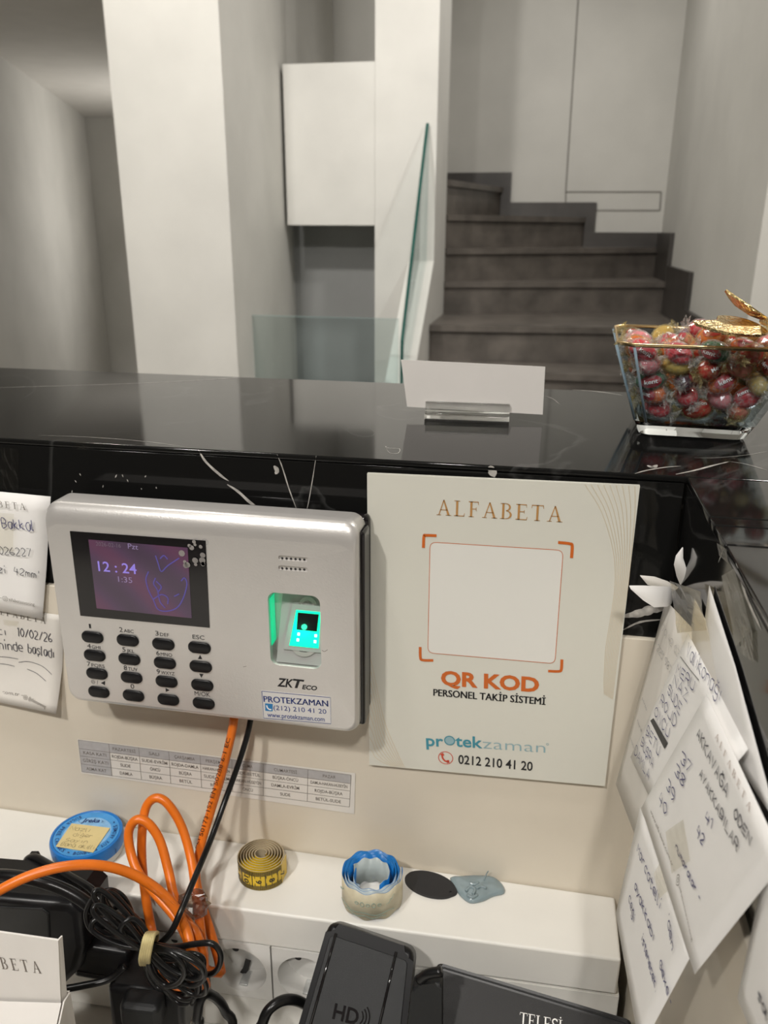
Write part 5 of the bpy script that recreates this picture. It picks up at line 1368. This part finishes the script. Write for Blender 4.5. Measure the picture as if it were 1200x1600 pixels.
slab('back_panel', [Vector((lo[0].x, bs_.y, lo[0].z)), Vector((bs_.x-0.002, bs_.y, lo[1].z)), bs_-Vector((0.001, 0, 0)), Vector((lo[0].x, bs_.y, ZD+0.0005))], (0, 0.001, 0), M_pwhite, wb, smooth=False)
pl = PY(WBY-0.0003)
v, f = serif_data('ALFABETA', pl, (-63, 1506), (65, 1521.5), 17, 0.36); mesh('lettering', v, f, mat('warm_grey_print', (0.16, 0.13, 0.11), 0.5, noise=0.1), wb)
# black cables at the bottom centre
tag(tube('desk_cable', [Vector((-0.125, -0.175, ZD+0.0032))]+pth([(300, 1625, -0.13), (308, 1590, -0.128), (312, 1565, -0.126), (322, 1553, -0.122), (338, 1560, -0.115), (352, 1580, -0.112), (362, 1625, -0.118)])+[Vector((-0.075, -0.16, ZD+0.0032))], 0.0030, M_cord, None, 10), 'black cable loop rising from the desk beside the power brick', 'cable')
tag(tube('receiver_cable', [Vector((-0.048, -0.15, ZD+0.0036))]+pth([(405, 1625, -0.115), (410, 1600, -0.112), (420, 1578, -0.108), (440, 1564, -0.102), (462, 1563, -0.096), (484, 1574, -0.088), (500, 1590, -0.082)]), 0.0034, M_cord, None, 10), 'thick black cable arching to the receiver box', 'cable')

# ================================================================== RECEIVER BOX AND BLACK CASE
# the receiver leans back against the trunking
lean_p = Vector((0.0, -0.100, -0.325)); down = Vector((0, -0.085, -0.095)).normalized(); nrm = Vector((0, down.z, -down.y)).normalized()
if nrm.dot(CAM-lean_p) < 0: nrm = -nrm
PR = Plane(lean_p+nrm*0.006, nrm)
rb = thing('hd_receiver', 'black plastic receiver box with raised HD mark leaning on the trunking', 'receiver', tuple(PR.at(560, 1600)-nrm*0.02))
rc4 = [PR.at(514, 1438), PR.at(648, 1483), PR.at(628, 1680), PR.at(455, 1640)]
rc4[2] = rc4[1]+(rc4[2]-rc4[1])*((ZD+0.013-rc4[1].z)/(rc4[2].z-rc4[1].z)); rc4[3] = rc4[0]+(rc4[3]-rc4[0])*((ZD+0.013-rc4[0].z)/(rc4[3].z-rc4[0].z))
body = rquad(rc4, 0.007, 5)
slab('case', body, -nrm*0.017, M_black, rb, 0.0035, 4)
cr4 = sum(rc4, Vector())/4
in4 = [cr4+(p-cr4)*0.90+PR.n*0.0006 for p in rc4]
slab('lid_panel', rquad(in4, 0.003, 3), -nrm*0.002, M_blackr, rb, 0.0006, 2)
pl = PR.off(0.0008)
for (a, b) in (((525, 1458), (484, 1605)), ((619, 1487), (592, 1605))):
    p0, p1 = pl.at(*a), pl.at(*b)
    v, f = tube_data([p0, p0*0.5+p1*0.5, p1], 0.0009, 8); mesh('lid_rib', v, f, M_blackg, rb, True)
v, f = join([text_data('HD', PR.off(0.0010), (519, 1591), (558, 1602), 24, 0.02)])
o = mesh('raised_mark', v, f, M_blackg, rb)
md = o.modifiers.new('depth', 'SOLIDIFY'); md.thickness = 0.0006
cw_ = PR.off(0.0011); cc = cw_.at(556, 1588); exw = (cw_.at(570, 1592)-cc).normalized(); eyw = cw_.n.cross(exw)
v, f = join([ring_data(cc, exw, eyw, r_, r_+0.0008, 10, -0.75, 0.85) for r_ in (0.0042, 0.0062, 0.0082)]); mesh('signal_arcs', v, f, M_blackg, rb)
# dark rounded object between receiver and black case
sm = thing('small_black_case', 'small dark rounded case between the receiver and the black box', 'case', tuple(aty(655, 1600, -0.11)))
slab('case', rquad([aty(644, 1540, -0.110), aty(690, 1536, -0.110), aty(690, 1650, -0.122), aty(632, 1650, -0.122)], 0.004, 4), (0, 0.008, 0), M_blackr, sm, 0.002, 3)
v, f = tube_data(smooth_path(pth([(655, 1532, -0.108), (668, 1522, -0.108), (690, 1518, -0.108)]), 5), 0.003, 10); mesh('lead', v, f, M_cord, sm, True)
# black case with white lettering
PBk = Plane(Vector((0.08, -0.165, -0.365)), Vector((0.06, -0.62, 0.78)))
bk = thing('black_case', 'flat black case with white TELESİ lettering at the bottom edge', 'case', tuple(PBk.at(820, 1640)-PBk.n*0.02))
b4 = [PBk.at(683, 1503), PBk.at(990, 1595), PBk.at(940, 1740), PBk.at(648, 1690)]
def to_desk(a, b, zmin):
    return a+(b-a)*((zmin-a.z)/(b.z-a.z))
b4[2], b4[3] = to_desk(b4[1], b4[2], ZD+0.010), to_desk(b4[0], b4[3], ZD+0.010)
slab('case', rquad(b4, 0.004, 4), -PBk.n*0.014, M_black, bk, 0.0018, 3)
cb4 = sum(b4, Vector())/4
i4 = [cb4+(p-cb4)*0.955+PBk.n*0.0004 for p in b4]
slab('lid_panel', rquad(i4, 0.003, 4), -PBk.n*0.001, mat('black_leatherette', (0.009, 0.0085, 0.0085), 0.42, spec=0.3, bump=0.2, bscale=3000), bk, 0.0005, 2)
o = rquad([cb4+(p-cb4)*0.975+PBk.n*0.0006 for p in b4], 0.004, 4); o.append(o[0])
v, f = tube_data(o[:-1], 0.0005, 6, True); mesh('seam', v, f, M_blackr, bk, True)
v, f = serif_data('TELESI', PBk.off(0.0008), (811, 1602), (878, 1615), 21, 0.06); mesh('lettering', v, f, M_paper, bk)

# ================================================================== RIGHT PAPERS ON THE RETURN WALL
def RP(x0, k): return Plane(Vector((x0, 0, -0.096)), Vector((-1, 0, k)))
# back sheets first
G = None
s0 = sheet('till_receipt', 'faded receipt hanging in the corner behind the name list', RP(0.178, 0.15), [RP(0.179, 0.1).at(1040, 938), RP(0.179, 0.1).at(1085, 985), RP(0.178, 0.15).at(1003, 1335), RP(0.178, 0.15).at(962, 1225)], M_paper2, cat='paper note', bulge=0.002)
pl = RP(0.1757, 0.15)
for v, f in [hand_data('70 42 03', pl, (1034, 985), (1060, 1030), 8, 0.0004), hand_data('225 987', pl, (1026, 1015), (1048, 1055), 8, 0.0004), text_data('personel', pl, (1003, 1092), (1014, 1122), 4), text_data('tarih', pl, (995, 1126), (1003, 1148), 4), text_data('toplam', pl, (985, 1155), (992, 1176), 4)]: mesh('faded_writing', v, f, M_grey, s0)
s1 = sheet('paper_sheet', 'large white sheet at the back of the notes, against the marble return', RP(0.1835, 0.02), [(1108, 915), (1148, 1040), (1215, 1290), (1085, 1090)], M_paper, bulge=0.0015)
s1b = sheet('paper_sheet', 'folded white sheet tucked between the name list and the back sheet', RP(0.1815, 0.05), [(1085, 935), (1118, 1000), (1160, 1190), (1072, 1050)], M_paper2, bulge=0.002)
# curled ears of torn sheets
def ear(label, uvys, m):
    V = []; Fs = []
    rows_ = len(uvys)
    for (u0, v0, y0, u1, v1, y1) in uvys:
        a = aty(u0, v0, y0); b = aty(u1, v1, y1)
        for k in range(5): V.append(a+(b-a)*(k/4)+Vector((0, -0.0008*math.sin(PI*k/4), 0)))
    n0 = len(V)
    V += [p+Vector((0.0002, 0.0002, 0)) for p in V]
    for j in range(rows_-1):
        for k in range(4):
            a = j*5+k; Fs.append((a, a+5, a+6, a+1)); Fs.append((n0+a, n0+a+1, n0+a+6, n0+a+5))
    t_ = mesh('torn_paper', V, Fs, m, None, True)
    return tag(t_, label, 'paper scrap')
ear('white torn paper tab curling left beside the sign', [(983, 915, -0.035, 986, 921, -0.035), (1005, 915, -0.034, 1005, 938, -0.035), (1030, 916, -0.030, 1022, 949, -0.033), (1047, 917, -0.024, 1042, 948, -0.026), (1052, 930, -0.020, 1048, 945, -0.022)], M_paper)
ear('grey torn paper tab above the white curling tab', [(1000, 899, -0.022, 1003, 903, -0.022), (1022, 901, -0.022, 1012, 914, -0.022), (1042, 908, -0.020, 1030, 918, -0.020), (1060, 918, -0.018, 1050, 924, -0.018)], M_paper2)
ear('pointed white torn paper curling up in the corner', [(1066, 855, -0.024, 1067, 855, -0.024), (1056, 868, -0.024, 1067, 872, -0.026), (1053, 882, -0.022, 1072, 888, -0.028), (1057, 900, -0.020, 1080, 905, -0.030), (1066, 922, -0.018, 1090, 925, -0.030)], M_paper)
ear('small torn paper spike beside the upright curl', [(1087, 895, -0.045, 1089, 895, -0.045), (1083, 910, -0.044, 1092, 912, -0.046), (1080, 935, -0.042, 1098, 935, -0.048)], M_paper2)
tape_piece('yellowed clear tape over the tops of the hanging papers', RP(0.1730, 0.10), [(1050, 908), (1098, 925), (1105, 985), (1062, 990)], amp=0.0015, m=mat_thin_glass('yellowed_tape', (0.80, 0.74, 0.60), 0.06, 0.3))
# sheet with the third message
PT = RP(0.1750, 0.136)
s3 = sheet('handwritten_note', 'lower slanted white note with blue handwriting hanging over the trunking end', PT, [(1000, 1262), (1086, 1480), (1000, 1640), (962, 1428)], M_paper, bulge=0.0006)
pl = RP(0.1740, 0.136)
v, f = join([hand_data("Marcatelli", pl, (995, 1330), (1032, 1425), 12, 0.0006, 0.35), hand_data("'den", pl, (1042, 1434), (1050, 1490), 12, 0.0006, 0.35), hand_data('Gexe -', pl, (1030, 1508), (1048, 1576), 12, 0.0006, 0.35), hand_data('ayakkabı', pl, (991, 1386), (1022, 1475), 11, 0.0006, 0.35), hand_data('istenecek.', pl, (1002, 1468), (1025, 1552), 11, 0.0006, 0.35), hand_data('ceği', pl, (982, 1404), (990, 1445), 11, 0.0006, 0.35)])
mesh('handwriting', v, f, M_pen, s3)
# list of names
PN = RP(0.1741, 0.136)
s4 = sheet('handwritten_note', 'white note with a handwritten list of names, one struck out', PN, [(1075, 990), (1168, 1170), (1050, 1320), (985, 1183)], M_paper, bulge=0.0004)
pl = RP(0.1732, 0.136)
hw = [('Valikonağı', (1072, 1023), (1126, 1098), 17), ('MERU', (1056, 1052), (1085, 1082), 13), ('NAZ', (1051, 1068), (1075, 1100), 13), ('SUDE', (1043, 1082), (1063, 1120), 13), ('ROJD', (1031, 1100), (1056, 1140), 13), ('ÖNCÜ', (1022, 1117), (1045, 1156), 13), ('BETÜ', (1009, 1148), (1030, 1184), 13), ('BÜŞRA', (1001, 1165), (1020, 1203), 12), ('DAMLA', (991, 1178), (1014, 1222), 12)]
for v, f in [hand_data(s, pl, a, b, h, 0.00055, 0.25) for s, a, b, h in hw]: mesh('handwriting', v, f, M_pen, s4)
v, f = join([line_data(pl, [(1063, 1026), (1078, 1046), (1092, 1063)], 0.0004, 3)]); mesh('underline', v, f, M_pen2, s4)
v, f = poly_data(pl, [(1016, 1126), (1021, 1122), (1043, 1160), (1038, 1170)]); mesh('struck_out_bar', v, f, M_ink, s4)
# note about shoes, in front
PS2 = RP(0.1715, 0.136)
s5 = sheet('handwritten_note', 'large slanted letterhead note with shoe sizes 37 to 42, in front of the others', PS2, [(1103, 1085), (1225, 1345), (1085, 1522), (1002, 1262)], M_paper, bulge=0.0004, nu=10, nv=10)
pl = RP(0.1706, 0.136)
v, f = serif_data('ALFABETA', pl, (1117, 1152), (1171, 1270), 10, 0.5); mesh('letterhead', v, f, mat('rose_print', (0.42, 0.30, 0.24), 0.6, noise=0.1), s5)
v, f = join([hand_data('AKKAVAĞA', pl, (1088, 1150), (1136, 1250), 15, 0.0007, 0.3), hand_data('ÖDEN', pl, (1146, 1275), (1173, 1325), 14, 0.0007, 0.3), hand_data('AYAKKABILAR', pl, (1092, 1212), (1152, 1335), 13, 0.0006, 0.3)]); mesh('handwriting', v, f, M_pen2, s5)
for v, f in [hand_data(s, pl, a, b, 15, 0.0006, 0.3) for s, a, b in (('37', (1063, 1190), (1080, 1213)), ('38', (1054, 1209), (1070, 1234)), ('39', (1041, 1232), (1053, 1256)), ('40', (1029, 1252), (1041, 1279)), ('41', (1101, 1281), (1114, 1299)), ('42', (1088, 1302), (1099, 1325)))]+[hand_data('numaralar -', pl, (1055, 1325), (1093, 1410), 9, 0.0006, 0.3)]: mesh('handwriting', v, f, M_pen, s5)
v, f = join([text_data('www.alfa-beta.com.tr -', pl, (1016, 1268), (1053, 1362), 5), text_data('alfabetaevening', pl, (1061, 1386), (1081, 1472), 5), insta_data(pl, (1059, 1375), 0.0040)]); mesh('footer_print', v, f, M_print, s5)
tape_piece('clear tape strip on the left edge of the shoe note', RP(0.1704, 0.136), [(1040, 1300), (1068, 1280), (1078, 1345), (1050, 1365)], amp=0.0002)
tape_piece('clear tape strip joining the lower note to the shoe note', RP(0.1736, 0.136), [(1022, 1365), (1032, 1345), (1045, 1390), (1030, 1405)], amp=0.0002)
s6 = sheet('handwritten_note', 'white note at the lower right corner, nearest the camera', RP(0.1790, 0.03), [(1205, 1310), (1300, 1500), (1250, 1800), (1152, 1560)], M_paper, bulge=0.002)
pl = RP(0.1765, 0.03)
v, f = join([hand_data('sal', pl, (1184, 1558), (1200, 1600), 16, 0.0007, 0.3)]); mesh('handwriting', v, f, M_pen2, s6)
# tape remnants on the return
for lab, q in (('dirty tape remnant high on the marble return face', [(1120, 848), (1136, 858), (1138, 880), (1124, 868)]), ('long grey tape remnant on the marble return face', [(1128, 900), (1148, 888), (1175, 985), (1150, 1010)]), ('pale tape remnant low on the marble return face', [(1160, 975), (1176, 985), (1178, 1035), (1158, 1020)])):
    tape_piece(lab, PX(XRET-0.0003), q, amp=0.0003, m=mat_thin_glass('grey_tape', (0.72, 0.70, 0.64), 0.05, 0.35))
